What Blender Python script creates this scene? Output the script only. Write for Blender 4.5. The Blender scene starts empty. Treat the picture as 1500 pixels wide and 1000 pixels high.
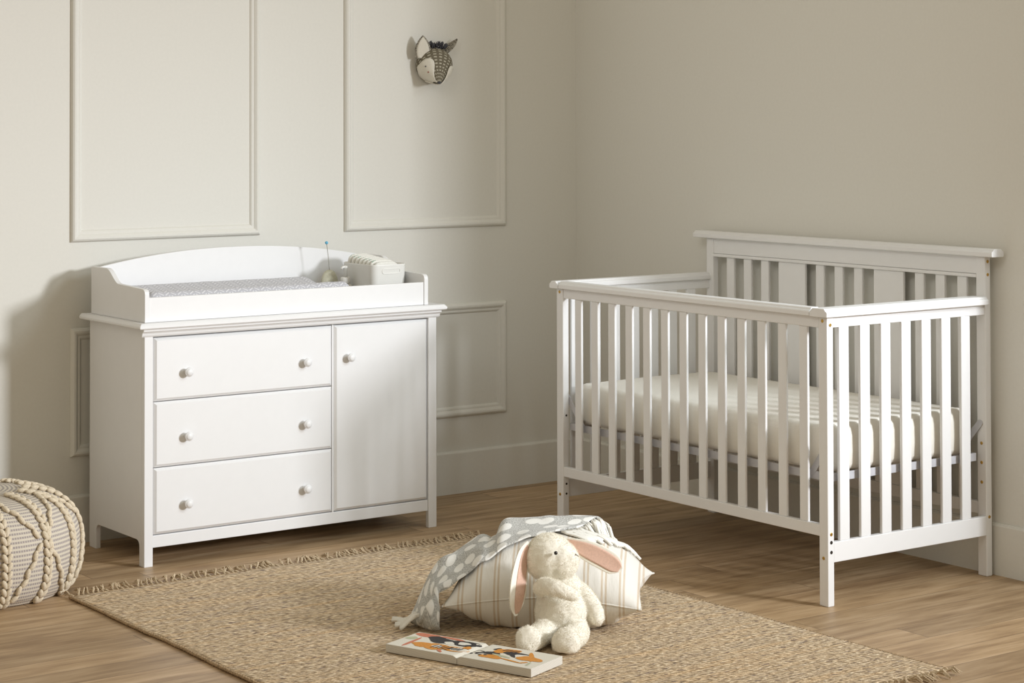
import bpy, bmesh, math, random
from mathutils import Vector, Matrix, noise, geometry
from mathutils.bvhtree import BVHTree

random.seed(7)
scene = bpy.context.scene
COL = scene.collection
PI = math.pi

# ------------------------------------------------------------------ camera
cam_data = bpy.data.cameras.new('camera')
cam = bpy.data.objects.new('camera', cam_data)
COL.objects.link(cam)
CAM_LOC = Vector((-5.2357, -6.8278, 1.4934))
FWD = Vector((0.58330397, 0.81196317, 0.02173222)).normalized()
ROLL = -0.0023
right = FWD.cross(Vector((0, 0, 1))).normalized()
up = right.cross(FWD)
r2 = right * math.cos(ROLL) + up * math.sin(ROLL)
u2 = -right * math.sin(ROLL) + up * math.cos(ROLL)
m = Matrix((r2, u2, -FWD)).transposed().to_4x4()
m.translation = CAM_LOC
cam.matrix_world = m
cam_data.sensor_width = 36
cam_data.lens = 3002.46 / 1500 * 36
cam_data.shift_y = -389.76 / 1500
cam_data.clip_end = 60
scene.camera = cam

# ------------------------------------------------------------------ light
scene.view_settings.view_transform = 'Standard'
scene.view_settings.look = 'None'
scene.view_settings.gamma = 1
scene.view_settings.exposure = 0.0
world = bpy.data.worlds.new('daylight')
scene.world = world
world.use_nodes = True
world.node_tree.nodes['Background'].inputs[0].default_value = (1.0, 0.89, 0.70, 1)
world.node_tree.nodes['Background'].inputs[1].default_value = 0.52


def aim(o, target):
    o.rotation_euler = (Vector(target) - o.location).to_track_quat('-Z', 'Y').to_euler()


# tall narrow softbox to the right of the frame, behind the end of the right wall
key = bpy.data.lights.new('key_softbox', 'AREA')
key.shape = 'RECTANGLE'
key.size = 0.55
key.size_y = 0.75
key.energy = 46
key.spread = math.radians(62)
key.color = (0.935, 0.955, 1.0)
ko = bpy.data.objects.new('key_softbox', key)
ko.location = (0.98, -6.4, 2.10)
aim(ko, (-2.9, -1.0, 1.10))
COL.objects.link(ko)

# bounce lamp from the left, aimed at the right wall
fill = bpy.data.lights.new('fill_softbox', 'AREA')
fill.shape = 'RECTANGLE'
fill.size = 1.4
fill.size_y = 1.2
fill.energy = 3.2
fill.spread = math.radians(56)
fill.color = (1.0, 0.99, 0.97)
fo = bpy.data.objects.new('fill_softbox', fill)
fo.location = (-4.0, -3.6, 3.2)
aim(fo, (0.0, -1.25, 1.55))
COL.objects.link(fo)

# second, larger and higher softbox beside the key
top = bpy.data.lights.new('high_softbox', 'AREA')
top.shape = 'RECTANGLE'
top.size = 1.3
top.size_y = 1.3
top.energy = 9.0
top.spread = math.radians(52)
top.color = (0.80, 0.92, 1.0)
to = bpy.data.objects.new('high_softbox', top)
to.location = (0.55, -4.7, 3.1)
aim(to, (-0.80, -1.35, 0.60))
COL.objects.link(to)


# ------------------------------------------------------------------ helpers
def lin(c):
    def f(v):
        v /= 255.0
        return v / 12.92 if v <= 0.04045 else ((v + 0.055) / 1.055) ** 2.4
    return (f(c[0]), f(c[1]), f(c[2]), 1.0)


class NT:
    """tiny wrapper for writing node materials"""
    def __init__(self, name):
        self.m = bpy.data.materials.new(name)
        self.m.use_nodes = True
        self.t = self.m.node_tree
        self.b = self.t.nodes['Principled BSDF']

    def n(self, kind, **kw):
        nd = self.t.nodes.new(kind)
        for k, v in kw.items():
            if k.startswith('i_'):
                key_ = k[2:].replace('_', ' ')
                nd.inputs[key_].default_value = v
            else:
                setattr(nd, k, v)
        return nd

    def link(self, a, b):
        self.t.links.new(a, b)

    def math(self, op, a, b=None, c=None):
        nd = self.n('ShaderNodeMath', operation=op)
        for i, v in enumerate((a, b, c)):
            if v is None:
                continue
            if isinstance(v, (int, float)):
                nd.inputs[i].default_value = v
            else:
                self.link(v, nd.inputs[i])
        return nd.outputs[0]

    def mix(self, fac, a, b, blend='MIX'):
        nd = self.n('ShaderNodeMix', data_type='RGBA', blend_type=blend)
        for sock, v in ((nd.inputs[0], fac), (nd.inputs[6], a), (nd.inputs[7], b)):
            if isinstance(v, (int, float)):
                sock.default_value = v
            elif isinstance(v, tuple):
                sock.default_value = v
            else:
                self.link(v, sock)
        return nd.outputs[2]

    def coord(self, which='Object'):
        return self.n('ShaderNodeTexCoord').outputs[which]

    def mapping(self, vec, scale=(1, 1, 1), rot=(0, 0, 0), loc=(0, 0, 0)):
        nd = self.n('ShaderNodeMapping')
        nd.inputs['Scale'].default_value = scale
        nd.inputs['Rotation'].default_value = rot
        nd.inputs['Location'].default_value = loc
        self.link(vec, nd.inputs['Vector'])
        return nd.outputs[0]

    def noise(self, vec, scale, detail=3, rough=0.55, out=0):
        nd = self.n('ShaderNodeTexNoise')
        nd.inputs['Scale'].default_value = scale
        nd.inputs['Detail'].default_value = detail
        nd.inputs['Roughness'].default_value = rough
        if vec is not None:
            self.link(vec, nd.inputs['Vector'])
        return nd.outputs[out]

    def ramp(self, fac, stops):
        nd = self.n('ShaderNodeValToRGB')
        cr = nd.color_ramp
        while len(cr.elements) < len(stops):
            cr.elements.new(0.5)
        for e, (p, c) in zip(cr.elements, stops):
            e.position = p
            e.color = c
        self.link(fac, nd.inputs[0])
        return nd.outputs[0]

    def bump(self, h, strength=0.3, dist=0.002, normal=None):
        nd = self.n('ShaderNodeBump')
        nd.inputs['Strength'].default_value = strength
        nd.inputs['Distance'].default_value = dist
        self.link(h, nd.inputs['Height'])
        if normal is not None:
            self.link(normal, nd.inputs['Normal'])
        self.link(nd.outputs[0], self.b.inputs['Normal'])
        return nd.outputs[0]

    def color(self, v):
        if isinstance(v, tuple):
            self.b.inputs['Base Color'].default_value = v
        else:
            self.link(v, self.b.inputs['Base Color'])

    def rough(self, v):
        self.b.inputs['Roughness'].default_value = v

    def spec(self, v):
        self.b.inputs['Specular IOR Level'].default_value = v

    def sheen(self, w, c=(1, 1, 1, 1), r=0.5):
        self.b.inputs['Sheen Weight'].default_value = w
        self.b.inputs['Sheen Tint'].default_value = c
        self.b.inputs['Sheen Roughness'].default_value = r


def simple(name, c, rough=0.5, spec=0.4, nscale=60, var=0.04, bump=0.05, metal=0.0):
    k = NT(name)
    nz = k.noise(k.coord(), nscale, 3)
    lo = tuple(x * (1 - var) for x in c[:3]) + (1,)
    hi = tuple(min(1, x * (1 + var)) for x in c[:3]) + (1,)
    k.color(k.ramp(nz, [(0.3, lo), (0.7, hi)]))
    k.rough(rough)
    k.spec(spec)
    k.b.inputs['Metallic'].default_value = metal
    if bump:
        k.bump(nz, bump, 0.001)
    return k.m


def sepxyz(k, vec):
    nd = k.n('ShaderNodeSeparateXYZ')
    k.link(vec, nd.inputs[0])
    return nd.outputs


# ------------------------------------------------------------------ materials
M = {}
M['wall'] = simple('painted_plaster', (0.70, 0.69, 0.64, 1), 0.85, 0.2, 90, 0.012, 0.06)
M['white'] = simple('white_lacquer', (0.775, 0.775, 0.775, 1), 0.42, 0.4, 25, 0.008, 0.02)
M['tray_white'] = simple('white_melamine', (0.775, 0.775, 0.775, 1), 0.45, 0.4, 25, 0.008, 0.02)
M['brass'] = simple('brass_bolt', (0.55, 0.36, 0.10, 1), 0.35, 0.5, 200, 0.1, 0.0, 1.0)
M['dark'] = simple('dark_hollow', (0.035, 0.028, 0.022, 1), 0.8, 0.2)
M['grey_metal'] = simple('grey_painted_steel', (0.50, 0.50, 0.53, 1), 0.45, 0.4, 40, 0.05, 0.03)
M['plastic_white'] = simple('white_plastic', (0.74, 0.735, 0.70, 1), 0.4, 0.45, 30, 0.01, 0.02)
M['monitor'] = simple('beige_plastic', (0.50, 0.49, 0.38, 1), 0.5, 0.4, 120, 0.12, 0.05)
M['rod'] = simple('grey_rod', (0.35, 0.34, 0.30, 1), 0.4, 0.4)
M['blue'] = simple('blue_bead', (0.12, 0.42, 0.62, 1), 0.35, 0.5)
M['paper'] = simple('page_board', (0.70, 0.67, 0.58, 1), 0.7, 0.2, 200, 0.02, 0.02)
M['page_edge'] = None
M['eye'] = simple('black_bead', (0.012, 0.010, 0.010, 1), 0.12, 0.6, 10, 0.0, 0.0)
M['pink_thread'] = simple('rose_thread', (0.30, 0.10, 0.07, 1), 0.8, 0.2)
M['dark_thread'] = simple('dark_thread', (0.05, 0.04, 0.035, 1), 0.8, 0.2)


def floor_material():
    k = NT('oak_planks')
    x, y, z = sepxyz(k, k.coord())
    W = 0.1255
    row = k.math('FLOOR', k.math('DIVIDE', k.math('ADD', y, 1.32 + 40 * W), W))
    fr = k.math('FRACT', k.math('DIVIDE', k.math('ADD', y, 1.32 + 40 * W), W))
    wn = k.n('ShaderNodeTexWhiteNoise', noise_dimensions='1D')
    k.link(row, wn.inputs['W'])
    Ln = 1.29
    xx = k.math('DIVIDE', k.math('ADD', k.math('ADD', x, 20.0), k.math('MULTIPLY', wn.outputs[0], 3.0)), Ln)
    colm = k.math('FLOOR', xx)
    fx = k.math('FRACT', xx)
    cmb = k.n('ShaderNodeCombineXYZ')
    k.link(row, cmb.inputs[0])
    k.link(colm, cmb.inputs[1])
    wn2 = k.n('ShaderNodeTexWhiteNoise', noise_dimensions='2D')
    k.link(cmb.outputs[0], wn2.inputs['Vector'])
    rnd = wn2.outputs[0]
    # grain, shifted from plank to plank
    off = k.n('ShaderNodeVectorMath', operation='ADD')
    k.link(k.coord(), off.inputs[0])
    sc = k.n('ShaderNodeVectorMath', operation='SCALE')
    k.link(wn2.outputs[1], sc.inputs[0])
    sc.inputs['Scale'].default_value = 13.0
    k.link(sc.outputs[0], off.inputs[1])
    g1 = k.noise(k.mapping(off.outputs[0], (1.1, 9, 1)), 3.2, 5, 0.6)
    g2 = k.noise(k.mapping(off.outputs[0], (3, 110, 1)), 3.0, 4, 0.65)
    g3 = k.noise(k.mapping(off.outputs[0], (2.2, 7, 1)), 1.6, 3, 0.5)
    base = k.ramp(g1, [(0.30, (0.28, 0.178, 0.094, 1)), (0.5, (0.435, 0.298, 0.168, 1)), (0.72, (0.575, 0.42, 0.262, 1))])
    base = k.mix(k.math('MULTIPLY', k.math('SUBTRACT', g2, 0.35), 0.55), base, (0.25, 0.15, 0.075, 1))
    spot = k.ramp(g3, [(0.60, (0, 0, 0, 1)), (0.78, (1, 1, 1, 1))])
    base = k.mix(k.math('MULTIPLY', spot, 0.35), base, (0.20, 0.115, 0.055, 1))
    tone = k.math('ADD', 0.86, k.math('MULTIPLY', rnd, 0.26))
    tcol = k.n('ShaderNodeCombineColor')
    for i in range(3):
        k.link(tone, tcol.inputs[i])
    base = k.mix(1.0, base, tcol.outputs[0], 'MULTIPLY')
    # joints
    d1 = k.math('MINIMUM', fr, k.math('SUBTRACT', 1.0, fr))
    e1 = k.math('LESS_THAN', d1, 0.011)
    d2 = k.math('MINIMUM', fx, k.math('SUBTRACT', 1.0, fx))
    e2 = k.math('LESS_THAN', d2, 0.0014)
    e = k.math('MAXIMUM', e1, e2)
    k.color(k.mix(k.math('MULTIPLY', e, 0.6), base, (0.09, 0.055, 0.03, 1)))
    k.rough(0.46)
    k.spec(0.35)
    h = k.math('SUBTRACT', k.math('MULTIPLY', g2, 0.4), k.math('MULTIPLY', e, 0.8))
    k.bump(h, 0.12, 0.001)
    return k.m


M['floor'] = floor_material()


def rug_material():
    k = NT('woven_jute')
    co = k.coord()
    warp = k.noise(co, 6.0, 2)
    x, y, z = sepxyz(k, co)
    yy = k.math('ADD', y, k.math('MULTIPLY', warp, 0.012))
    cmb = k.n('ShaderNodeCombineXYZ')
    k.link(k.math('ADD', x, k.math('MULTIPLY', yy, 0.62)), cmb.inputs[0])
    k.link(yy, cmb.inputs[1])
    br = k.n('ShaderNodeTexBrick')
    br.offset = 0.5
    br.inputs['Scale'].default_value = 1.0
    br.inputs['Mortar Size'].default_value = 0.0034
    br.inputs['Mortar Smooth'].default_value = 1.0
    br.inputs['Bias'].default_value = 0.0
    br.inputs['Brick Width'].default_value = 0.021
    br.inputs['Row Height'].default_value = 0.0150
    br.inputs['Color1'].default_value = (0.0, 0.0, 0.0, 1)
    br.inputs['Color2'].default_value = (1, 1, 1, 1)
    br.inputs['Mortar'].default_value = (0.4, 0.4, 0.4, 1)
    k.link(cmb.outputs[0], br.inputs['Vector'])
    band = k.noise(k.mapping(co, (0.7, 14, 1)), 2.0, 4, 0.6)
    dash = k.noise(k.mapping(cmb.outputs[0], (52, 105, 1)), 1.0, 2, 0.6)
    fleck = k.noise(k.mapping(cmb.outputs[0], (30, 95, 1), loc=(3, 7, 0)), 1.0, 1, 0.5)
    c1 = k.ramp(dash, [(0.30, (0.16, 0.115, 0.08, 1)), (0.43, (0.46, 0.345, 0.222, 1)), (0.55, (0.63, 0.49, 0.33, 1)), (0.67, (0.90, 0.77, 0.57, 1))])
    c1 = k.mix(k.math('MULTIPLY', br.outputs[0], 0.30), c1, (0.72, 0.56, 0.37, 1))
    c1 = k.mix(k.ramp(fleck, [(0.30, (0.85, 0.85, 0.85, 1)), (0.39, (0, 0, 0, 1))]), c1, (0.16, 0.12, 0.115, 1))
    streak = dash
    tint = k.ramp(band, [(0.3, (0.88, 0.88, 0.92, 1)), (0.5, (1, 1, 1, 1)), (0.7, (1.08, 0.99, 0.88, 1))])
    c1 = k.mix(1.0, c1, tint, 'MULTIPLY')
    k.color(c1)
    k.rough(0.95)
    k.spec(0.1)
    h = k.math('ADD', k.math('MULTIPLY', br.outputs[1], -0.35), k.math('MULTIPLY', streak, 1.2))
    k.bump(h, 1.0, 0.006)
    return k.m


M['rug'] = rug_material()
M['jute'] = simple('jute_fringe', (0.56, 0.45, 0.31, 1), 0.95, 0.1, 300, 0.3, 0.2)
M['rug_edge'] = simple('jute_selvedge', (0.40, 0.29, 0.18, 1), 0.95, 0.1, 250, 0.5, 0.5)


def fabric(name, c, scale=900, bump=0.25, var=0.05, rough=0.9):
    k = NT(name)
    co = k.coord()
    nz = k.noise(co, scale, 2)
    big = k.noise(co, 14, 3)
    lo = tuple(v * (1 - var) for v in c[:3]) + (1,)
    hi = tuple(min(1, v * (1 + var)) for v in c[:3]) + (1,)
    k.color(k.ramp(nz, [(0.35, lo), (0.65, hi)]))
    k.rough(rough)
    k.spec(0.15)
    k.sheen(0.15)
    h = k.math('ADD', k.math('MULTIPLY', nz, 0.25), big)
    k.bump(h, bump, 0.006)
    return k.m


M['sheet'] = fabric('cream_sheet', (0.79, 0.76, 0.69, 1), 700, 0.18)
M['cream_cord'] = fabric('cream_cord', (0.66, 0.57, 0.43, 1), 260, 0.4, 0.14)
M['fringe_cream'] = fabric('cream_yarn', (0.82, 0.80, 0.74, 1), 500, 0.3, 0.08)
M['pink'] = fabric('pink_satin', (0.70, 0.47, 0.37, 1), 200, 0.2, 0.05, 0.7)
M['diaper'] = fabric('diaper_paper', (0.74, 0.73, 0.68, 1), 300, 0.1)


def fur_material():
    k = NT('cream_plush')
    co = k.coord()
    n1 = k.noise(co, 160, 4, 0.7)
    n2 = k.noise(co, 30, 3)
    k.color(k.ramp(n1, [(0.3, (0.86, 0.82, 0.715, 1)), (0.7, (0.90, 0.87, 0.78, 1))]))
    k.rough(1.0)
    k.spec(0.05)
    k.sheen(0.35, (1, 0.96, 0.88, 1), 0.6)
    k.bump(k.math('ADD', n1, k.math('MULTIPLY', n2, 1.0)), 0.2, 0.003)
    return k.m


M['fur'] = fur_material()


def pillow_material():
    k = NT('striped_linen')
    x, y, z = sepxyz(k, k.coord())
    f = k.math('FRACT', k.math('DIVIDE', k.math('ADD', x, 5.0 + 0.012), 0.052))
    s1 = k.math('LESS_THAN', k.math('ABSOLUTE', k.math('SUBTRACT', f, 0.30)), 0.055)
    s2 = k.math('LESS_THAN', k.math('ABSOLUTE', k.math('SUBTRACT', f, 0.52)), 0.055)
    s = k.math('MAXIMUM', s1, s2)
    nz = k.noise(k.mapping(k.coord(), (400, 60, 60)), 1.0, 2)
    c = k.mix(k.math('MULTIPLY', s, k.math('ADD', 0.55, k.math('MULTIPLY', nz, 0.4))), (0.74, 0.715, 0.66, 1), (0.56, 0.45, 0.325, 1))
    k.color(c)
    k.rough(0.9)
    k.spec(0.15)
    k.sheen(0.12)
    big = k.noise(k.mapping(k.coord(), (26, 9, 9)), 1.0, 3)
    k.bump(k.math('ADD', big, k.math('MULTIPLY', nz, 0.06)), 0.35, 0.012)
    return k.m


M['pillow'] = pillow_material()


def blanket_material():
    k = NT('spotted_knit')
    uv = k.n('ShaderNodeUVMap').outputs[0]
    wob = k.n('ShaderNodeVectorMath', operation='ADD')
    k.link(uv, wob.inputs[0])
    nv = k.noise(uv, 12, 2, 0.5, 1)
    sc = k.n('ShaderNodeVectorMath', operation='SCALE')
    k.link(nv, sc.inputs[0])
    sc.inputs['Scale'].default_value = 0.02
    k.link(sc.outputs[0], wob.inputs[1])
    v = k.n('ShaderNodeTexVoronoi')
    v.voronoi_dimensions = '2D'
    v.inputs['Scale'].default_value = 15.5
    v.inputs['Randomness'].default_value = 0.55
    k.link(wob.outputs[0], v.inputs['Vector'])
    dot = k.ramp(v.outputs['Distance'], [(0.30, (1, 1, 1, 1)), (0.36, (0, 0, 0, 1))])
    grain = k.noise(k.mapping(uv, (210, 210, 1)), 1.0, 2, 0.75)
    c = k.mix(dot, k.ramp(grain, [(0.36, (0.27, 0.265, 0.245, 1)), (0.64, (0.62, 0.62, 0.59, 1))]), (0.78, 0.77, 0.73, 1))
    k.color(c)
    k.rough(0.95)
    k.spec(0.1)
    k.sheen(0.25)
    k.bump(k.math('ADD', grain, k.math('MULTIPLY', dot, 0.7)), 0.35, 0.003)
    return k.m


M['blanket'] = blanket_material()


def pad_material():
    k = NT('herringbone_cotton')
    x, y, z = sepxyz(k, k.coord())
    P = 0.046
    u = k.math('DIVIDE', k.math('ADD', x, 6.0), P)
    fu = k.math('FRACT', u)
    tri = k.math('ABSOLUTE', k.math('SUBTRACT', fu, 0.5))
    vv = k.math('DIVIDE', k.math('ADD', k.math('ADD', y, 5.0), k.math('MULTIPLY', z, 1.2)), 0.021)
    w = k.math('FRACT', k.math('ADD', vv, k.math('MULTIPLY', tri, 2.4)))
    line = k.math('LESS_THAN', k.math('ABSOLUTE', k.math('SUBTRACT', w, 0.5)), 0.17)
    gap = k.math('MULTIPLY', k.math('GREATER_THAN', tri, 0.06), k.math('LESS_THAN', tri, 0.42))
    line = k.math('MULTIPLY', line, gap)
    k.color(k.mix(k.math('MULTIPLY', line, 0.75), (0.47, 0.47, 0.50, 1), (0.75, 0.75, 0.77, 1)))
    k.rough(0.9)
    k.spec(0.12)
    k.sheen(0.15)
    k.bump(k.noise(k.coord(), 30, 3), 0.25, 0.004)
    return k.m


M['pad'] = pad_material()


def pouf_material():
    k = NT('woven_pouf_cloth')
    uv = k.n('ShaderNodeUVMap').outputs[0]
    u, v, _ = sepxyz(k, uv)
    row = k.math('FRACT', k.math('DIVIDE', v, 0.0135))
    band = k.math('LESS_THAN', k.math('ABSOLUTE', k.math('SUBTRACT', row, 0.5)), 0.24)
    kn = k.math('SINE', k.math('MULTIPLY', u, 760))
    nz = k.noise(k.mapping(uv, (500, 800, 1)), 1.0, 2)
    f = k.math('MULTIPLY', band, k.math('ADD', 0.55, k.math('MULTIPLY', kn, 0.25)))
    k.color(k.mix(f, (0.64, 0.58, 0.48, 1), (0.25, 0.215, 0.235, 1)))
    k.rough(0.95)
    k.spec(0.1)
    k.bump(k.math('SUBTRACT', k.math('MULTIPLY', nz, 0.4), f), 0.6, 0.004)
    return k.m


M['pouf'] = pouf_material()


def knit_material():
    k = NT('grey_tweed_knit')
    uv = k.n('ShaderNodeUVMap').outputs[0]
    u, v, _ = sepxyz(k, uv)
    rw = k.math('FRACT', k.math('MULTIPLY', v, 13.0))
    a = k.math('GREATER_THAN', k.math('SINE', k.math('MULTIPLY', u, 260)), -0.15)
    b = k.math('LESS_THAN', k.math('ABSOLUTE', k.math('SUBTRACT', rw, 0.5)), 0.20)
    f = k.math('MULTIPLY', a, b)
    nz = k.noise(k.coord(), 300, 2)
    dark = k.ramp(nz, [(0.3, (0.115, 0.098, 0.068, 1)), (0.7, (0.19, 0.17, 0.125, 1))])
    k.color(k.mix(k.math('MULTIPLY', f, 0.8), dark, (0.50, 0.475, 0.385, 1)))
    k.rough(0.95)
    k.spec(0.1)
    k.bump(k.math('ADD', rw, f), 0.5, 0.003)
    return k.m


M['knit'] = knit_material()
M['felt'] = fabric('white_felt', (0.66, 0.63, 0.55, 1), 400, 0.2)
M['yarn_dark'] = fabric('dark_yarn', (0.060, 0.060, 0.070, 1), 300, 0.4, 0.3)
M['tweed'] = None


def tweed_material():
    k = NT('dark_tweed')
    nz = k.noise(k.coord(), 220, 2, 0.7)
    k.color(k.ramp(nz, [(0.40, (0.075, 0.065, 0.052, 1)), (0.62, (0.42, 0.39, 0.32, 1))]))
    k.rough(0.95)
    k.spec(0.1)
    k.bump(nz, 0.5, 0.003)
    return k.m


M['tweed'] = tweed_material()


def page_edge_material():
    k = NT('stacked_pages')
    x, y, z = sepxyz(k, k.coord())
    f = k.math('LESS_THAN', k.math('FRACT', k.math('MULTIPLY', z, 330.0)), 0.25)
    k.color(k.mix(k.math('MULTIPLY', f, 0.5), (0.66, 0.63, 0.56, 1), (0.22, 0.2, 0.17, 1)))
    k.rough(0.7)
    return k.m


M['page_edge'] = page_edge_material()
M['ink_orange'] = simple('orange_ink', (0.62, 0.27, 0.055, 1), 0.6, 0.2, 150, 0.1, 0)
M['ink_black'] = simple('charcoal_ink', (0.045, 0.043, 0.045, 1), 0.6, 0.2, 150, 0.1, 0)
M['ink_red'] = simple('coral_ink', (0.55, 0.20, 0.12, 1), 0.6, 0.2, 150, 0.1, 0)
M['ink_cream'] = simple('cream_ink', (0.72, 0.70, 0.63, 1), 0.6, 0.2, 150, 0.03, 0)
M['ink_green'] = simple('sage_ink', (0.46, 0.48, 0.33, 1), 0.6, 0.2, 150, 0.08, 0)


def diaper_print():
    k = NT('green_leaf_print')
    v = k.n('ShaderNodeTexVoronoi')
    v.inputs['Scale'].default_value = 210
    k.link(k.coord(), v.inputs['Vector'])
    f = k.math('LESS_THAN', v.outputs['Distance'], 0.42)
    k.color(k.mix(f, (0.74, 0.73, 0.68, 1), (0.10, 0.36, 0.24, 1)))
    k.rough(0.8)
    return k.m


M['diaper_print'] = diaper_print()


# ------------------------------------------------------------------ object helpers
def thing(name, label, cat, loc=(0, 0, 0), rotz=0.0, group=None):
    o = bpy.data.objects.new(name, None)
    o.empty_display_size = 0.1
    COL.objects.link(o)
    o.matrix_world = Matrix.Translation(loc) @ Matrix.Rotation(rotz, 4, 'Z')
    o['label'] = label
    o['category'] = cat
    if group:
        o['group'] = group
    return o


ROOTM = {}


def obj(name, bm, mat, parent=None, smooth=False, bevel=0.0, segs=2, local=False, kind=None, label=None):
    """link the bmesh as ONE mesh object. Coordinates in world space unless local; kept relative to the root Empty."""
    root = parent
    while root is not None and root.parent is not None:
        root = root.parent
    if root is not None and not local:
        mw = root.matrix_basis
        bm.transform(mw.inverted())
    me = bpy.data.meshes.new(name)
    bm.to_mesh(me)
    bm.free()
    mats = mat if isinstance(mat, (list, tuple)) else [mat]
    for q in mats:
        me.materials.append(q)
    if smooth:
        for p in me.polygons:
            p.use_smooth = True
    o = bpy.data.objects.new(name, me)
    COL.objects.link(o)
    if parent is not None:
        o.parent = parent
    if bevel:
        md = o.modifiers.new('edge', 'BEVEL')
        md.width = bevel
        md.segments = segs
        md.limit_method = 'ANGLE'
        md.angle_limit = math.radians(40)
        md.harden_normals = False
    if kind:
        o['kind'] = kind
    if label:
        o['label'] = label
    return o


def tag(o, label, cat, group=None):
    o['label'] = label
    o['category'] = cat
    if group:
        o['group'] = group
    return o


def single(name, bm, mat, loc, label, cat, group=None, rotz=0.0, **kw):
    """a thing that is one mesh: world-space bmesh, origin moved to loc"""
    mw = Matrix.Translation(loc) @ Matrix.Rotation(rotz, 4, 'Z')
    bm.transform(mw.inverted())
    o = obj(name, bm, mat, None, local=True, **kw)
    o.matrix_world = mw
    return tag(o, label, cat, group)


def new():
    return bmesh.new()


def box(bm, x0, x1, y0, y1, z0, z1, mi=0):
    vs = [bm.verts.new(p) for p in ((x0, y0, z0), (x1, y0, z0), (x1, y1, z0), (x0, y1, z0),
                                    (x0, y0, z1), (x1, y0, z1), (x1, y1, z1), (x0, y1, z1))]
    for f in ((0, 3, 2, 1), (4, 5, 6, 7), (0, 1, 5, 4), (1, 2, 6, 5), (2, 3, 7, 6), (3, 0, 4, 7)):
        fc = bm.faces.new([vs[i] for i in f])
        fc.material_index = mi
    return bm


def B(*a):
    return box(new(), *a)


def prism(bm, pts, axis, a0, a1):
    """polygon (2-D points) extruded along an axis; pts are the other two axes in order"""
    def mk(p, a):
        if axis == 'x':
            return (a, p[0], p[1])
        if axis == 'y':
            return (p[0], a, p[1])
        return (p[0], p[1], a)
    v0 = [bm.verts.new(mk(p, a0)) for p in pts]
    v1 = [bm.verts.new(mk(p, a1)) for p in pts]
    n = len(pts)
    bm.faces.new(v0)
    bm.faces.new(list(reversed(v1)))
    for i in range(n):
        j = (i + 1) % n
        bm.faces.new((v0[j], v0[i], v1[i], v1[j]))
    bmesh.ops.recalc_face_normals(bm, faces=bm.faces[:])
    return bm


def loft(bm, rings, cap0=True, cap1=True, closed=True, mi=0):
    vr = [[bm.verts.new(p) for p in r] for r in rings]
    n = len(rings[0])
    fs = []
    for a, b in zip(vr[:-1], vr[1:]):
        for i in range(n if closed else n - 1):
            j = (i + 1) % n
            f = bm.faces.new((a[i], a[j], b[j], b[i]))
            f.material_index = mi
            fs.append(f)
    if cap0:
        f = bm.faces.new(list(reversed(vr[0])))
        f.material_index = mi
    if cap1:
        f = bm.faces.new(vr[-1])
        f.material_index = mi
    return vr


def frame_of(t):
    t = t.normalized()
    a = Vector((0, 0, 1)) if abs(t.z) < 0.9 else Vector((1, 0, 0))
    n = t.cross(a).normalized()
    return n, t.cross(n).normalized()


def tube(bm, pts, rad, seg=8, mi=0, caps=True):
    pts = [Vector(p) for p in pts]
    rings = []
    n_prev = None
    for i, p in enumerate(pts):
        t = (pts[min(i + 1, len(pts) - 1)] - pts[max(i - 1, 0)])
        if t.length < 1e-9:
            t = Vector((0, 0, 1))
        t.normalize()
        if n_prev is None:
            n, b = frame_of(t)
        else:
            n = (n_prev - t * n_prev.dot(t))
            if n.length < 1e-6:
                n, b = frame_of(t)
            n.normalize()
            b = t.cross(n)
        n_prev = n
        r = rad[i] if isinstance(rad, (list, tuple)) else rad
        rings.append([p + (n * math.cos(2 * PI * k / seg) + b * math.sin(2 * PI * k / seg)) * r for k in range(seg)])
    loft(bm, rings, caps, caps, True, mi)
    return bm


def lathe(bm, prof, origin, axis, seg=24, mi=0):
    axis = Vector(axis).normalized()
    n, b = frame_of(axis)
    o = Vector(origin)
    rings = [[o + axis * h + (n * math.cos(2 * PI * k / seg) + b * math.sin(2 * PI * k / seg)) * max(r, 1e-5) for k in range(seg)] for r, h in prof]
    loft(bm, rings, True, True, True, mi)
    bmesh.ops.recalc_face_normals(bm, faces=bm.faces[:])
    return bm


def ellipsoid(bm, c, r, rot=None, u=20, v=12, mi=0):
    mat = Matrix.Translation(c) @ (rot.to_4x4() if rot is not None else Matrix.Identity(4)) @ Matrix.Diagonal((r[0], r[1], r[2], 1))
    res = bmesh.ops.create_uvsphere(bm, u_segments=u, v_segments=v, radius=1, matrix=mat)
    for vv in res['verts']:
        for f in vv.link_faces:
            f.material_index = mi
    return bm


def cr(pts, t):
    """Catmull-Rom through a list of tuples, t in [0, n-1]"""
    n = len(pts)
    i = min(int(t), n - 2)
    f = t - i
    p = [pts[max(i - 1, 0)], pts[i], pts[i + 1], pts[min(i + 2, n - 1)]]
    out = []
    for k in range(len(pts[0])):
        a, b, c, d = (q[k] for q in p)
        out.append(0.5 * ((2 * b) + (c - a) * f + (2 * a - 5 * b + 4 * c - d) * f * f + (3 * b - a - 3 * c + d) * f ** 3))
    return out


def evaluated(o):
    dg = bpy.context.evaluated_depsgraph_get()
    me = bpy.data.meshes.new_from_object(o.evaluated_get(dg), depsgraph=dg)
    return me


# ------------------------------------------------------------------ setting
def struct(name, bm, mat, **kw):
    return obj(name, bm, mat, None, local=True, kind='structure', **kw)


struct('floor', B(-6.6, 2.4, -8.2, 0.12, -0.08, 0), M['floor'])
struct('wall_left', B(-4.6, 0.12, 0, 0.12, 0, 2.75), M['wall'])
struct('wall_right', B(0, 0.12, -2.57, 0, 0, 2.75), M['wall'])


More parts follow.
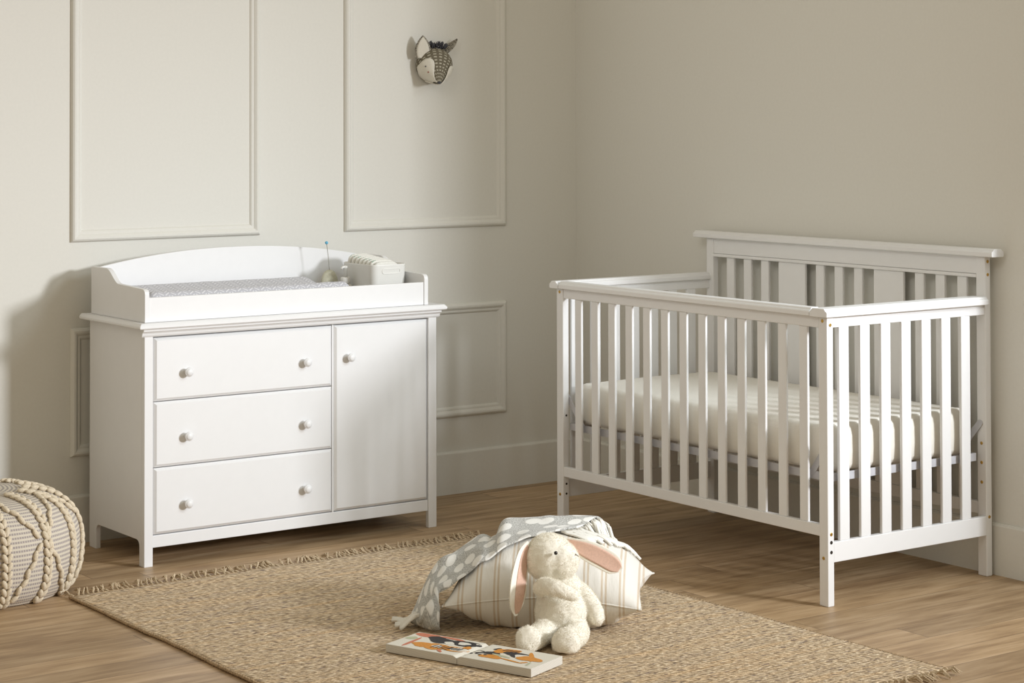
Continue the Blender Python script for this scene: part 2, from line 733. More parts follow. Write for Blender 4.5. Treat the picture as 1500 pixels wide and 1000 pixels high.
def base_profile(s):
    # (distance out of the wall, height)
    return [(0, 0), (-0.014, 0), (-0.014, 0.160), (-0.012, 0.164), (-0.008, 0.166), (-0.006, 0.1693), (0, 0.1693)]


bm = new()
prism(bm, base_profile(1), 'x', -4.6, 0)
struct('baseboard_left', bm, M['wall'])
bm = new()
pr = base_profile(1)
v0 = [bm.verts.new((p[0], -2.57, p[1])) for p in pr]
v1 = [bm.verts.new((p[0], -0.014, p[1])) for p in pr]
bm.faces.new(v0)
bm.faces.new(list(reversed(v1)))
for i in range(len(pr)):
    j = (i + 1) % len(pr)
    bm.faces.new((v0[j], v0[i], v1[i], v1[j]))
bmesh.ops.recalc_face_normals(bm, faces=bm.faces[:])
struct('baseboard_right', bm, M['wall'])


def moulding(name, x0, x1, z0, z1):
    W = 0.042
    prof = [(0.0, 0.0), (0.0, 0.006), (0.004, 0.013), (0.010, 0.017), (0.017, 0.0165), (0.023, 0.012), (0.027, 0.008),
            (0.033, 0.008), (0.037, 0.006), (W, 0.0)]
    bm = new()
    rings = []
    for (cx, cz, sx, sz) in ((x0, z0, 1, 1), (x1, z0, -1, 1), (x1, z1, -1, -1), (x0, z1, 1, -1)):
        rings.append([bm.verts.new((cx + sx * d, -h, cz + sz * d)) for d, h in prof])
    for a in range(4):
        b = (a + 1) % 4
        for i in range(len(prof) - 1):
            bm.faces.new((rings[a][i], rings[b][i], rings[b][i + 1], rings[a][i + 1]))
    bmesh.ops.recalc_face_normals(bm, faces=bm.faces[:])
    struct(name, bm, M['wall'])


moulding('trim_1', -2.2616, -1.504, 1.0632, 2.42)
moulding('trim_2', -1.1323, -0.3679, 1.0632, 2.42)
moulding('trim_3', -2.2616, -1.504, 0.3046, 0.7577)
moulding('trim_4', -1.1323, -0.3679, 0.3046, 0.7577)

# ------------------------------------------------------------------ changing table (dresser)
W = M['white']
dr = thing('dresser', 'white dresser with three drawers and a door carrying the changing tray', 'dresser', (-1.636, -0.3, 0))
XL, XR, YB, YF = -2.222, -1.0495, -0.08, -0.52


def side_profile():
    y0, y1 = YB, -0.5005
    pts = [(y0, 0), (y0, 0.7963), (y1, 0.7963), (y1, 0)]
    f1, f2, zt, r = -0.482, -0.137, 0.086, 0.022
    pts += [(f1, 0)]
    for k in range(6):
        a = PI - k * PI / 10
        pts.append((f1 + r + r * math.cos(a), zt - r + r * math.sin(a)))
    for k in range(6):
        a = PI / 2 - k * PI / 10
        pts.append((f2 - r + r * math.cos(a), zt - r + r * math.sin(a)))
    pts += [(f2, 0)]
    return pts


for x0 in (XL, XR - 0.017):
    bm = new()
    prism(bm, side_profile(), 'x', x0, x0 + 0.017)
    obj('side_panel', bm, W, dr, bevel=0.0015)
obj('stile', B(XL, XL + 0.032, YF, -0.5005, 0, 0.7963), W, dr, bevel=0.002)
obj('stile', B(XR - 0.0355, XR, YF, -0.5005, 0, 0.7963), W, dr, bevel=0.002)
obj('stile', B(-1.4925, -1.4865, -0.516, -0.497, 0.102, 0.766), W, dr, bevel=0.001)
obj('carcass', B(XL + 0.0175, XR - 0.0175, -0.4965, -0.086, 0.088, 0.796), W, dr)
obj('bottom_rail', B(XL + 0.0325, XR - 0.036, -0.516, -0.497, 0.062, 0.1025), W, dr, bevel=0.002)
bm = new()
prof = [(-0.056, 0.7965), (-0.546, 0.7965), (-0.549, 0.800), (-0.549, 0.806), (-0.5455, 0.811), (-0.541, 0.8155), (-0.056, 0.8155)]
# table top: edge profile on front and both ends
x_in0, x_in1 = -2.222 - 0.021, -1.0495 + 0.021
ring = []
pr = [(0.003, 0.7965), (0.0, 0.800), (0.0, 0.806), (0.0035, 0.811), (0.008, 0.8155)]
rings = []
for d, z in pr:
    rings.append([(-2.251 + d, -0.056, z), (-2.251 + d, -0.549 + d, z), (-1.0205 - d, -0.549 + d, z), (-1.0205 - d, -0.056, z)])
loft(bm, rings)
bmesh.ops.recalc_face_normals(bm, faces=bm.faces[:])
obj('top', bm, W, dr)
bm = new()
cp = [(-0.5203, 0.7685), (-0.5215, 0.7685), (-0.5255, 0.774), (-0.527, 0.7805), (-0.531, 0.7855), (-0.5375, 0.788), (-0.5385, 0.7963), (-0.5203, 0.7963)]
prism(bm, cp, 'x', -2.233, -1.0385)
obj('crown_moulding', bm, W, dr)


def panel_front(x0, x1, z0, z1):
    bm = new()
    c = 0.0095
    loft(bm, [[(x0, -0.4985, z0), (x1, -0.4985, z0), (x1, -0.4985, z1), (x0, -0.4985, z1)],
              [(x0, -0.5125, z0), (x1, -0.5125, z0), (x1, -0.5125, z1), (x0, -0.5125, z1)],
              [(x0 + c, -0.521, z0 + c), (x1 - c, -0.521, z0 + c), (x1 - c, -0.521, z1 - c), (x0 + c, -0.521, z1 - c)]])
    bmesh.ops.recalc_face_normals(bm, faces=bm.faces[:])
    return bm


KN = [(0.0095, -0.0005), (0.0095, 0.002), (0.0075, 0.004), (0.0066, 0.010), (0.0085, 0.0145), (0.0135, 0.0175), (0.0158, 0.0205),
      (0.0158, 0.0235), (0.0145, 0.0250), (0.0120, 0.0252), (0.0115, 0.0268), (0.0090, 0.0285), (0.0045, 0.0297), (0.0, 0.0300)]


def knob(par, x, z):
    bm = new()
    lathe(bm, KN, (x, -0.521, z), (0, -1, 0), 28)
    obj('knob', bm, W, par, smooth=True)


for z0, z1, zk in ((0.5505, 0.7635, 0.643), (0.3295, 0.5475, 0.427), (0.1055, 0.3265, 0.200)):
    d = obj('drawer', panel_front(-2.1865, -1.494, z0, z1), W, dr)
    for xk in (-2.067, -1.606):
        knob(d, xk, zk)
d = obj('door', panel_front(-1.485, -1.0885, 0.1055, 0.7635), W, dr)
knob(d, -1.427, 0.648)

# ------------------------------------------------------------------ changing tray on top
tr = thing('changing_tray', 'white open changing tray with an arched back sitting on the dresser', 'changing tray', (-1.65, -0.3, 0.816))
TW = M['tray_white']
TX0, TX1 = -2.2195, -1.0835
pts = [(-0.085, 0.816), (-0.085, 0.980), (-0.100, 0.981), (-0.205, 0.9812)]
for k in range(9):
    t = k / 8
    s = t * t * (3 - 2 * t)
    pts.append((-0.212 - 0.098 * t, 0.981 - 0.048 * s))
pts += [(-0.40, 0.9305), (-0.498, 0.9275), (-0.508, 0.925), (-0.5145, 0.919), (-0.517, 0.910), (-0.517, 0.816)]
for x0 in (TX0, TX1 - 0.017):
    bm = new()
    prism(bm, pts, 'x', x0, x0 + 0.017)
    obj('end_panel', bm, TW, tr, bevel=0.0012)
bm = new()
ap = [(TX0 + 0.0175, 0.816)]
ap.append((TX1 - 0.0175, 0.816))
for k in range(25):
    t = 1 - 2 * k / 24
    x = (TX0 + TX1) / 2 + t * (TX1 - TX0 - 0.035) / 2
    ap.append((x, 0.977 + 0.0535 * (1 - abs(t) ** 2.1)))
prism(bm, ap, 'y', -0.103, -0.086)
obj('back_panel', bm, TW, tr, bevel=0.0012)
obj('front_panel', B(TX0 + 0.0175, TX1 - 0.0175, -0.5135, -0.498, 0.816, 0.8985), TW, tr, bevel=0.0015)
obj('tray_floor', B(TX0 + 0.0175, TX1 - 0.0175, -0.4975, -0.1035, 0.816, 0.8235), TW, tr)

# ------------------------------------------------------------------ changing pad
def pad_z(y, x):
    t = (y + 0.30) / 0.183
    bol = 0.040 * min(1, abs(t)) ** 2.2
    e = max(0.0, 1 - abs(t) ** 9) ** 0.5
    return 0.824 + (0.070 + bol) * e


bm = new()
NX, NY = 60, 36
x0, x1 = -2.19, -1.372
rows = []
for i in range(NX + 1):
    s = i / NX
    x = x0 + (x1 - x0) * s
    dend = min(x - x0, x1 - x)
    ef = min(1.0, dend / 0.035)
    ef = math.sqrt(max(0, 1 - (1 - ef) ** 2))
    row = []
    for j in range(NY + 1):
        t = -1 + 2 * j / NY
        tt = math.copysign(abs(t) ** 0.8, t)
        y = -0.30 + 0.183 * tt * (0.965 + 0.035 * ef)
        z = pad_z(y if abs(t) < 1 else -0.30 + math.copysign(0.183, t), x)
        if abs(t) == 1:
            z = 0.824
        z = 0.824 + (z - 0.824) * (0.30 + 0.70 * ef) + 0.002 * noise.noise(Vector((x * 18, y * 18, 0)))
        row.append((x, y, max(z, 0.824)))
    rows.append(row)
vg = [[bm.verts.new(p) for p in r] for r in rows]
for i in range(NX):
    for j in range(NY):
        bm.faces.new((vg[i][j], vg[i + 1][j], vg[i + 1][j + 1], vg[i][j + 1]))
for i in (0, NX):
    lo = [bm.verts.new((p[0], p[1], 0.824)) for p in rows[i]]
    for j in range(NY):
        try:
            bm.faces.new((vg[i][j], vg[i][j + 1], lo[j + 1], lo[j]))
        except ValueError:
            pass
bmesh.ops.recalc_face_normals(bm, faces=bm.faces[:])
single('changing_pad', bm, M['pad'], (-1.78, -0.3, 0.824), 'grey contoured changing pad with white leaf pattern lying in the tray', 'changing pad', smooth=True)

# ------------------------------------------------------------------ monitor, bottle, bin, diapers
mo = thing('baby_monitor', 'small rounded beige device with a thin blue-tipped antenna behind the changing pad', 'monitor', (-1.328, -0.22, 0.824))
bm = new()
rings = []
mx, my = -1.328, -0.22
ux, uy = 0.93, -0.37   # it faces the room's middle
fx_, fy_ = -0.37, -0.93
for z, hw in ((0.824, 0.030), (0.832, 0.033), (0.86, 0.0335), (0.89, 0.033), (0.908, 0.030), (0.922, 0.0245), (0.932, 0.016), (0.9375, 0.006)):
    rings.append([(mx + ux * hw * math.cos(a) + fx_ * 0.4 * hw * math.sin(a), my + uy * hw * math.cos(a) + fy_ * 0.4 * hw * math.sin(a), z)
                  for a in [2 * PI * k / 24 for k in range(24)]])
loft(bm, rings)
bmesh.ops.recalc_face_normals(bm, faces=bm.faces[:])
obj('body', bm, M['monitor'], mo, smooth=True)
bm = new()
tube(bm, [(mx, my, 0.935), (mx - 0.004, my, 0.98), (mx - 0.012, my, 1.035)], 0.0013, 8)
an = obj('antenna', bm, M['rod'], mo, smooth=True)
bm = new()
ellipsoid(bm, (mx - 0.0122, my, 1.038), (0.0062, 0.0062, 0.0062))
obj('antenna_tip', bm, M['blue'], an, smooth=True)
bm = new()
lx, ly = mx + fx_ * 0.0145 + ux * 0.010, my + fy_ * 0.0145 + uy * 0.010
for s in (0,):
    vs = [bm.verts.new((lx + ux * a + fx_ * f, ly + uy * a + fy_ * f, 0.892 + b)) for a, b, f in
          ((-0.006, -0.002, -0.006), (0.006, -0.002, -0.006), (0.006, 0.002, -0.006), (-0.006, 0.002, -0.006),
           (-0.006, -0.002, 0), (0.006, -0.002, 0), (0.006, 0.002, 0), (-0.006, 0.002, 0))]
    for f in ((0, 3, 2, 1), (4, 5, 6, 7), (0, 1, 5, 4), (1, 2, 6, 5), (2, 3, 7, 6), (3, 0, 4, 7)):
        bm.faces.new([vs[i] for i in f])
obj('display', bm, M['dark'], mo)

bx_, by_ = -1.298, -0.285
bt = thing('pump_bottle', 'white pump bottle between the changing pad and the white bin', 'bottle', (bx_, by_, 0.824))
bm = new()
lathe(bm, [(0.022, 0), (0.025, 0.003), (0.025, 0.052), (0.022, 0.060), (0.012, 0.066)], (bx_, by_, 0.824), (0, 0, 1))
obj('bottle_body', bm, M['plastic_white'], bt, smooth=True)
bm = new()
lathe(bm, [(0.016, 0), (0.0175, 0.001), (0.0175, 0.020), (0.0155, 0.0225), (0.009, 0.023)], (bx_, by_, 0.890), (0, 0, 1))
obj('collar', bm, M['plastic_white'], bt, smooth=True)
bm = new()
lathe(bm, [(0.0075, 0), (0.0075, 0.032), (0.0085, 0.033), (0.0085, 0.040), (0.006, 0.042)], (bx_, by_, 0.912), (0, 0, 1))
tube(bm, [(bx_, by_, 0.950), (bx_ - 0.014, by_ - 0.004, 0.950), (bx_ - 0.021, by_ - 0.006, 0.944)], [0.006, 0.0045, 0.0035], 10)
obj('pump_head', bm, M['plastic_white'], bt, smooth=True)


def rrect(cx, cy, hx, hy, r, z, n=6):
    out = []
    for qx, qy, a0 in ((1, 1, 0), (-1, 1, 90), (-1, -1, 180), (1, -1, 270)):
        for k in range(n + 1):
            a = math.radians(a0 + 90 * k / n)
            out.append((cx + qx * (hx - r) + r * math.cos(a), cy + qy * (hy - r) + r * math.sin(a), z))
    return out


BX, BY = -1.1905, -0.315
bn = thing('storage_bin', 'white plastic bin with a slotted front handle holding folded diapers', 'bin', (BX, BY, 0.824))
bm = new()
ro = []
for z, e in ((0.824, -0.006), (0.83, -0.003), (0.958, 0.0015), (0.9615, 0.0022), (0.963, 0.0012)):
    ro.append(rrect(BX, BY, 0.0755 + e, 0.108 + e, 0.026, z))
for z, e in ((0.963, -0.0012), (0.955, -0.002), (0.832, -0.006)):
    ro.append(rrect(BX, BY, 0.0755 + e, 0.108 + e, 0.024, z))
loft(bm, ro)
bmesh.ops.recalc_face_normals(bm, faces=bm.faces[:])
obj('bin_body', bm, M['plastic_white'], bn, smooth=True)
bm = new()
hy = BY - 0.1088


def stadium(cx, cz, hw, hh, n=8):
    out = []
    for s, a0 in ((1, -90), (-1, 90)):
        for k in range(n + 1):
            a = math.radians(a0 + 180 * k / n)
            out.append((cx + s * (hw - hh) + hh * math.cos(a), cz + hh * math.sin(a)))
    return out


o_, i_ = stadium(BX + 0.006, 0.938, 0.040, 0.0105), stadium(BX + 0.006, 0.938, 0.037, 0.0075)
rings = [[(p[0], hy + 0.003, p[1]) for p in o_], [(p[0], hy - 0.0016, p[1]) for p in o_], [(p[0], hy - 0.0016, p[1]) for p in i_], [(p[0], hy + 0.003, p[1]) for p in i_]]
loft(bm, rings, False, False)
bmesh.ops.recalc_face_normals(bm, faces=bm.faces[:])
obj('handle_rim', bm, M['plastic_white'], bn)
ords = ['frontmost', 'second from the front', 'third from the front', 'fourth from the front', 'fourth from the back',
        'third from the back', 'second from the back', 'rearmost']
for i in range(8):
    yc = BY - 0.078 + i * 0.0215
    hw = 0.056
    top = 0.976 + 0.0026 * i - (0.004 if i == 0 else 0)
    cx = BX + 0.004 - 0.0025 * i
    bm = new()
    rings = []
    for dy, e in ((-0.0078, 0.007), (-0.005, 0.0015), (0.0, 0), (0.005, 0.0015), (0.0078, 0.007)):
        r = []
        z0 = 0.845
        r.append((cx - hw + e, yc + dy, z0))
        r.append((cx + hw - e, yc + dy, z0))
        for k in range(13):
            a = PI * k / 12
            r.append((cx + (hw - e) * math.copysign(abs(math.cos(a)) ** 0.55, math.cos(a)), yc + dy + 0.006 * math.sin(a), top - 0.038 + (0.038 - e) * math.sin(a) ** 0.75))
        rings.append(r)
    loft(bm, rings)
    bmesh.ops.recalc_face_normals(bm, faces=bm.faces[:])
    for f in bm.faces:
        c = f.calc_center_median()
        if cx - hw * 0.80 < c.x < cx - hw * 0.25 and c.z > top - 0.034 and abs(f.normal.y) < 0.7:
            f.material_index = 1
    single('folded_diaper', bm, [M['diaper'], M['diaper_print']], (cx, yc, 0.845), 'folded white diaper in the bin, %s of the row' % ords[i], 'diaper', 'folded diapers in the white bin')

# ------------------------------------------------------------------ crib
cb = thing('crib', 'white wooden slatted crib standing with its tall back against the wall', 'crib', (-0.4, -1.58, 0))
xf, xb = -0.775, -0.058
yn, yr = -2.2705, -0.8905
LW, LD = 0.038, 0.027
BOLTS = []


def bolt(par, p, n, r=0.0055, hole=False):
    bm = new()
    n = Vector(n)
    if hole:
        lathe(bm, [(r, -0.002), (r, 0.0006), (0.0, 0.0006)], p, n, 14)
        obj('bolt_hole', bm, M['dark'], par)
    else:
        lathe(bm, [(r, -0.002), (r, 0.0008), (r * 0.8, 0.0016), (r * 0.42, 0.0016), (r * 0.42, 0.0004), (0, 0.0004)], p, n, 14)
        obj('bolt', bm, M['brass'], par)


for ya, yb_ in ((yn, yn + LW), (yr - LW, yr)):
    near = ya == yn
    lg = obj('leg', B(xf, xf + LD, ya, yb_, 0, 0.885), W, cb, bevel=0.003)
    ym = (ya + yb_) / 2 + (-0.0 if near else 0)
    bolt(lg, (xf, ym, 0.873), (-1, 0, 0))
    bolt(lg, (xf, ym, 0.147), (-1, 0, 0))
    xs = xf + 0.0145
    if near:
        bolt(lg, (xs, yn, 0.861), (0, -1, 0))
        bolt(lg, (xs, yn, 0.221), (0, -1, 0))
        bolt(lg, (xs, yn, 0.196), (0, -1, 0), 0.0055, True)
        bolt(lg, (xs, yn, 0.166), (0, -1, 0), 0.0055, True)
    else:
        for z in (0.43, 0.185, 0.15):
            bolt(lg, (xs, ya, z), (0, -1, 0), 0.004, True)
    lb = obj('leg', B(xb, xb + LD, ya, yb_, 0, 1.042), W, cb, bevel=0.003)
    ym = (ya + yb_) / 2
    for z in (0.495, 0.432, 0.369, 0.305):
        bolt(lb, (xb, ym, z), (-1, 0, 0))
    if near:
        for z in (1.026, 0.983, 0.193):
            bolt(lb, (xb + 0.0135, yn, z), (0, -1, 0))

# front: top rail, cap, lower rail, 13 slats
fr_ = obj('top_rail', B(xf + 0.002, xf + 0.022, yn + LW + 0.001, yr - LW - 0.001, 0.851, 0.885), W, cb, bevel=0.002)


def cap_profile(a0, a1, z0, z1):
    return [(a0 + 0.002, z0), (a1 - 0.002, z0), (a1, z0 + 0.002), (a1, z0 + 0.014), (a1 - 0.003, z0 + 0.018), (a1 - 0.007, z0 + 0.0195), (a1 - 0.010, z1 - 0.002), (a1 - 0.014, z1),
            (a0 + 0.014, z1), (a0 + 0.010, z1 - 0.002), (a0 + 0.007, z0 + 0.0195), (a0 + 0.003, z0 + 0.018), (a0, z0 + 0.014), (a0, z0 + 0.002)]


bm = new()
prism(bm, cap_profile(xf - 0.014, xf + 0.038, 0.8855, 0.912), 'y', yn + 0.064, yr - 0.030)
obj('cap_rail', bm, W, cb)
obj('bottom_rail', B(xf + 0.002, xf + 0.022, yn + LW - 0.001, yr - LW + 0.001, 0.2116, 0.2472), W, cb, bevel=0.002)
for i in range(13):
    yc = -1.0105 - i * 0.0958
    obj('slat', B(xf + 0.005, xf + 0.0155, yc - 0.0185, yc + 0.0185, 0.2465, 0.8515), W, cb, bevel=0.003)
# ends
for ya, yb_, near in ((yn, yn + 0.020, True), (yr - 0.020, yr, False)):
    obj('bottom_rail', B(xf + LD - 0.001, xb + 0.001, ya + 0.0005, yb_, 0.1337, 0.1961), W, cb, bevel=0.002)
    obj('top_rail', B(xf + LD - 0.001, xb + 0.001, ya + 0.003, yb_ - 0.001, 0.852, 0.8765), W, cb, bevel=0.002)
    for i in range(7):
        xc = -0.6985 + i * 0.0917
        obj('slat', B(xc - 0.0215, xc + 0.0215, ya + 0.003, ya + 0.0145, 0.1955, 0.8525), W, cb, bevel=0.003)
    bm = new()
    if near:
        c0, c1 = yn - 0.016, yn + 0.060
    else:
        c0, c1 = yr - 0.027, yr + 0.022
    prism(bm, cap_profile(c0, c1 if near else c1, 0.8855, 0.912), 'x', xf - 0.016, xb + 0.001)
    obj('cap_rail', bm, W, cb, bevel=0.003)
    if near:
        box_b = B(xf + LD, xb, ya + 0.006, yb_ - 0.004, 0.876, 0.886)
    else:
        box_b = B(xf + LD, xb, ya + 0.004, yb_ - 0.006, 0.876, 0.886)
    obj('rail_spacer', box_b, W, cb)
# headboard
bm = new()
prism(bm, cap_profile(xb - 0.019, xb + 0.040, 1.0425, 1.0685), 'y', yn - 0.047, yr + 0.057)
obj('headboard_cap', bm, W, cb, bevel=0.004)
obj('headboard_rail', B(xb + 0.004, xb + 0.022, yn + LW - 0.001, yr - LW + 0.001, 0.984, 1.043), W, cb, bevel=0.002)
obj('headboard_rail', B(xb - 0.001, xb + 0.024, yn + LW - 0.001, yr - LW + 0.001, 0.972, 0.9835), W, cb, bevel=0.003)
obj('headboard_rail', B(xb + 0.002, xb + 0.022, yn + LW - 0.001, yr - LW + 0.001, 0.200, 0.240), W, cb, bevel=0.002)
for yc in (-1.0175, -1.1125, -1.2075, -1.496, -1.5905, -1.6865, -1.9745, -2.068, -2.1645):
    obj('slat', B(xb + 0.007, xb + 0.019, yc - 0.0205, yc + 0.0205, 0.2395, 0.9725), W, cb, bevel=0.003)
for yc in (-1.351, -1.8315):
    obj('back_panel', B(xb + 0.007, xb + 0.019, yc - 0.070, yc + 0.070, 0.2395, 0.9725), W, cb, bevel=0.003)
# mattress support
GM = M['grey_metal']
sx0, sx1, sy0, sy1 = -0.742, -0.078, -2.246, -0.925
bm = new()
box(bm, sx0, sx0 + 0.004, sy0, sy1, 0.376, 0.401)
box(bm, sx1 - 0.004, sx1, sy0, sy1, 0.376, 0.401)
box(bm, sx0 + 0.004, sx1 - 0.004, sy0, sy0 + 0.004, 0.376, 0.401)
box(bm, sx0 + 0.004, sx1 - 0.004, sy1 - 0.004, sy1, 0.376, 0.401)
sf = obj('mattress_support', bm, GM, cb)
for i in range(9):
    yy = sy0 + 0.1 + i * (sy1 - sy0 - 0.2) / 8
    obj('support_wire', B(sx0 + 0.004, sx1 - 0.004, yy - 0.003, yy + 0.003, 0.392, 0.3985), GM, sf)
for sx, ex in ((sx0, xf + LD + 0.001), (sx1 - 0.003, xb - 0.004)):
    for sy, ey, d in ((sy0, yn + 0.02, 1), (sy1, yr - 0.02, -1)):
        bm = new()
        w = 0.011
        p0, p1 = Vector((sx, sy + d * 0.085, 0.386)), Vector((ex, ey + d * 0.004, 0.497))
        dirv = (p1 - p0).normalized()
        nn = Vector((1, 0, 0))
        sd = dirv.cross(nn).normalized() * w
        rings = []
        for off in (0.0, 0.0028):
            r = [p0 - sd, p1 - sd]
            for k in range(7):
                a = -PI / 2 + PI * k / 6
                r.append(p1 + dirv * w * math.cos(a) + sd * math.sin(a))
            r += [p1 + sd, p0 + sd]
            rings.append([q + nn * off for q in r])
        loft(bm, rings)
        bmesh.ops.recalc_face_normals(bm, faces=bm.faces[:])
        obj('bracket', bm, GM, sf)

# ------------------------------------------------------------------ mattress
bm = new()
mx0, mx1, my0, my1 = -0.734, -0.090, -2.2395, -0.940
rings = []
zs = [(0.4015, -0.018), (0.406, -0.006), (0.42, 0.0), (0.46, 0.002), (0.51, 0.001), (0.53, -0.003), (0.540, -0.010), (0.545, -0.022), (0.547, -0.06), (0.5475, -0.2)]
for z, e in zs:
    rr = 0.05 if e > -0.03 else 0.04
    rr = max(0.012, min(0.05, 0.05 + e))
    pts = []
    hx, hy_ = (mx1 - mx0) / 2 + e, (my1 - my0) / 2 + e
    cx, cy = (mx0 + mx1) / 2, (my0 + my1) / 2
    for qx, qy, a0 in ((1, 1, 0), (-1, 1, 90), (-1, -1, 180), (1, -1, 270)):
        for k in range(9):
            a = math.radians(a0 + 90 * k / 8)
            pts.append(Vector((cx + qx * (hx - rr) + rr * math.cos(a), cy + qy * (hy_ - rr) + rr * math.sin(a), z)))
        # straight run to the next corner
        nq = {(1, 1): (-1, 1), (-1, 1): (-1, -1), (-1, -1): (1, -1), (1, -1): (1, 1)}[(qx, qy)]
        a = math.radians(a0 + 90)
        s = pts[-1].copy()
        e_ = Vector((cx + nq[0] * (hx - rr) + rr * math.cos(a), cy + nq[1] * (hy_ - rr) + rr * math.sin(a), z))
        nst = 16
        for k in range(1, nst):
            pts.append(s.lerp(e_, k / nst))
    for p in pts:
        q = noise.noise(Vector((p.x * 7, p.y * 7, p.z * 5)))
        d = Vector((p.x - cx, p.y - cy, 0)).normalized()
        if 0.41 < z < 0.545:
            corner = (abs(p.x - cx) / hx > 0.86) and (abs(p.y - cy) / hy_ > 0.93)
            amp = 0.0035 + (0.004 if corner else 0)
            p += d * amp * q
            if corner:
                p += d * 0.003 * math.sin(p.z * 60 + p.x * 150 + p.y * 150)
        if z > 0.54:
            p.z += 0.0025 * q + 0.0018 * math.sin(p.y * 70 + 2 * noise.noise(p * 4))* (1 if p.y < -2.05 else 0.15)
    rings.append(pts)
loft(bm, rings)
bmesh.ops.recalc_face_normals(bm, faces=bm.faces[:])
single('crib_mattress', bm, M['sheet'], (-0.41, -1.585, 0.4015), 'thick mattress in a cream fitted sheet lying inside the white crib', 'mattress', smooth=True)

# ------------------------------------------------------------------ rug
RX0, RX1, RY0, RY1 = -2.603, -1.035, -2.985, -0.790
rg = thing('rug', 'flat woven tan jute rug with fringed ends on the floor', 'rug', (-1.82, -1.9, 0))


def rug_xy(s, t):
    x = RX0 + (RX1 - RX0) * s
    y = RY0 + (RY1 - RY0) * t
    wl = 0.010 * noise.noise(Vector((1.3, y * 3.1, 0.2))) + 0.004 * noise.noise(Vector((5.3, y * 12, 0.2)))
    wr = 0.012 * noise.noise(Vector((9.1, y * 2.6, 0.7))) + 0.018 * math.sin((y + 0.79) * 1.43)
    x += wl * (1 - s) + (wr) * s
    y += 0.006 * noise.noise(Vector((x * 5, t * 0.7 + 4, 0.5)))
    return x, y


bm = new()
NX, NY = 90, 120
g = []
for i in range(NX + 1):
    r = []
    for j in range(NY + 1):
        x, y = rug_xy(i / NX, j / NY)
        z = 0.0095 + 0.0012 * noise.noise(Vector((x * 5, y * 5, 0)))
        r.append(bm.verts.new((x, y, z)))
    g.append(r)
for i in range(NX):
    for j in range(NY):
        bm.faces.new((g[i][j], g[i + 1][j], g[i + 1][j + 1], g[i][j + 1]))
bo = []
loop = [g[i][0] for i in range(NX)] + [g[NX][j] for j in range(NY)] + [g[NX - i][NY] for i in range(NX)] + [g[0][NY - j] for j in range(NY)]
low = [bm.verts.new((v.co.x, v.co.y, 0.0005)) for v in loop]
for k in range(len(loop)):
    l = (k + 1) % len(loop)
    bm.faces.new((loop[l], loop[k], low[k], low[l]))
bmesh.ops.recalc_face_normals(bm, faces=bm.faces[:])
obj('woven_field', bm, M['rug'], rg, smooth=True)
# corded selvedges along the two long sides
for s in (0, 1):
    bm = new()
    pts = []
    for j in range(481):
        x, y = rug_xy(s, j / 480)
        pts.append((x + (-0.002 if s == 0 else 0.002), y, 0.0062))
    rad = [0.0052 + 0.0012 * math.sin(j * 2.1) for j in range(481)]
    tube(bm, pts, rad, 6)
    obj('selvedge', bm, M['rug_edge'], rg, smooth=True)
# fringes
for t, d in ((1, 1), (0, -1)):
    bm = new()
    nt = 92
    rnd = random.Random(3 + t)
    for i in range(nt):
        s = (i + 0.5) / nt
        x, y = rug_xy(s, t)
        lean = rnd.uniform(-0.018, 0.024) + 0.012 * math.sin(i * 0.7)
        ln = rnd.uniform(0.040, 0.070)
        # twisted root
        tube(bm, [(x, y - d * 0.006, 0.008), (x + lean * 0.2, y + d * 0.010, 0.010), (x + lean * 0.35, y + d * 0.018, 0.008)], [0.0032, 0.0036, 0.0028], 5)
        for q in range(5):
            ex = x + lean + rnd.uniform(-0.010, 0.010)
            ey = y + d * (ln + rnd.uniform(-0.008, 0.006))
            z1 = rnd.uniform(0.004, 0.034)
            tube(bm, [(x + lean * 0.3, y + d * 0.012, 0.008), ((x + lean * 0.6 + ex) / 2, y + d * (0.018 + ln * 0.3), 0.006 + z1 * 0.5), (ex, ey, 0.0016 + 0.3 * z1)],
                 [0.0022, 0.0020, 0.0012], 4)
    obj('fringe', bm, M['jute'], rg)

# ------------------------------------------------------------------ pouf
PC = Vector((-2.804, -0.508, 0))
po = thing('pouf', 'cream corded pouf with grey woven stripes beside the dresser', 'pouf', PC)
PROF = [(0.150, 0.000), (0.262, 0.0), (0.286, 0.012), (0.306, 0.035), (0.322, 0.075), (0.329, 0.125), (0.328, 0.170), (0.318, 0.215), (0.298, 0.253), (0.266, 0.283), (0.222, 0.303),
        (0.165, 0.316), (0.10, 0.322), (0.04, 0.323), (0.0, 0.323)]


def pouf_pt(th, s, off=0.0):
    """s in [0, len(PROF)-1]"""
    r, z = cr(PROF, s)
    ra, za = cr(PROF, min(s + 0.02, len(PROF) - 1.0001))
    rb, zb = cr(PROF, max(s - 0.02, 0))
    tr_, tz = ra - rb, za - zb
    l = math.hypot(tr_, tz) or 1
    nr, nz = tz / l, -tr_ / l
    lump = 0.004 * noise.noise(Vector((math.cos(th) * 2.5, math.sin(th) * 2.5, s * 0.5)))
    r += nr * (off + lump)
    z += nz * (off + lump)
    return Vector((PC.x + r * math.cos(th), PC.y + r * math.sin(th), max(z, 0.0)))


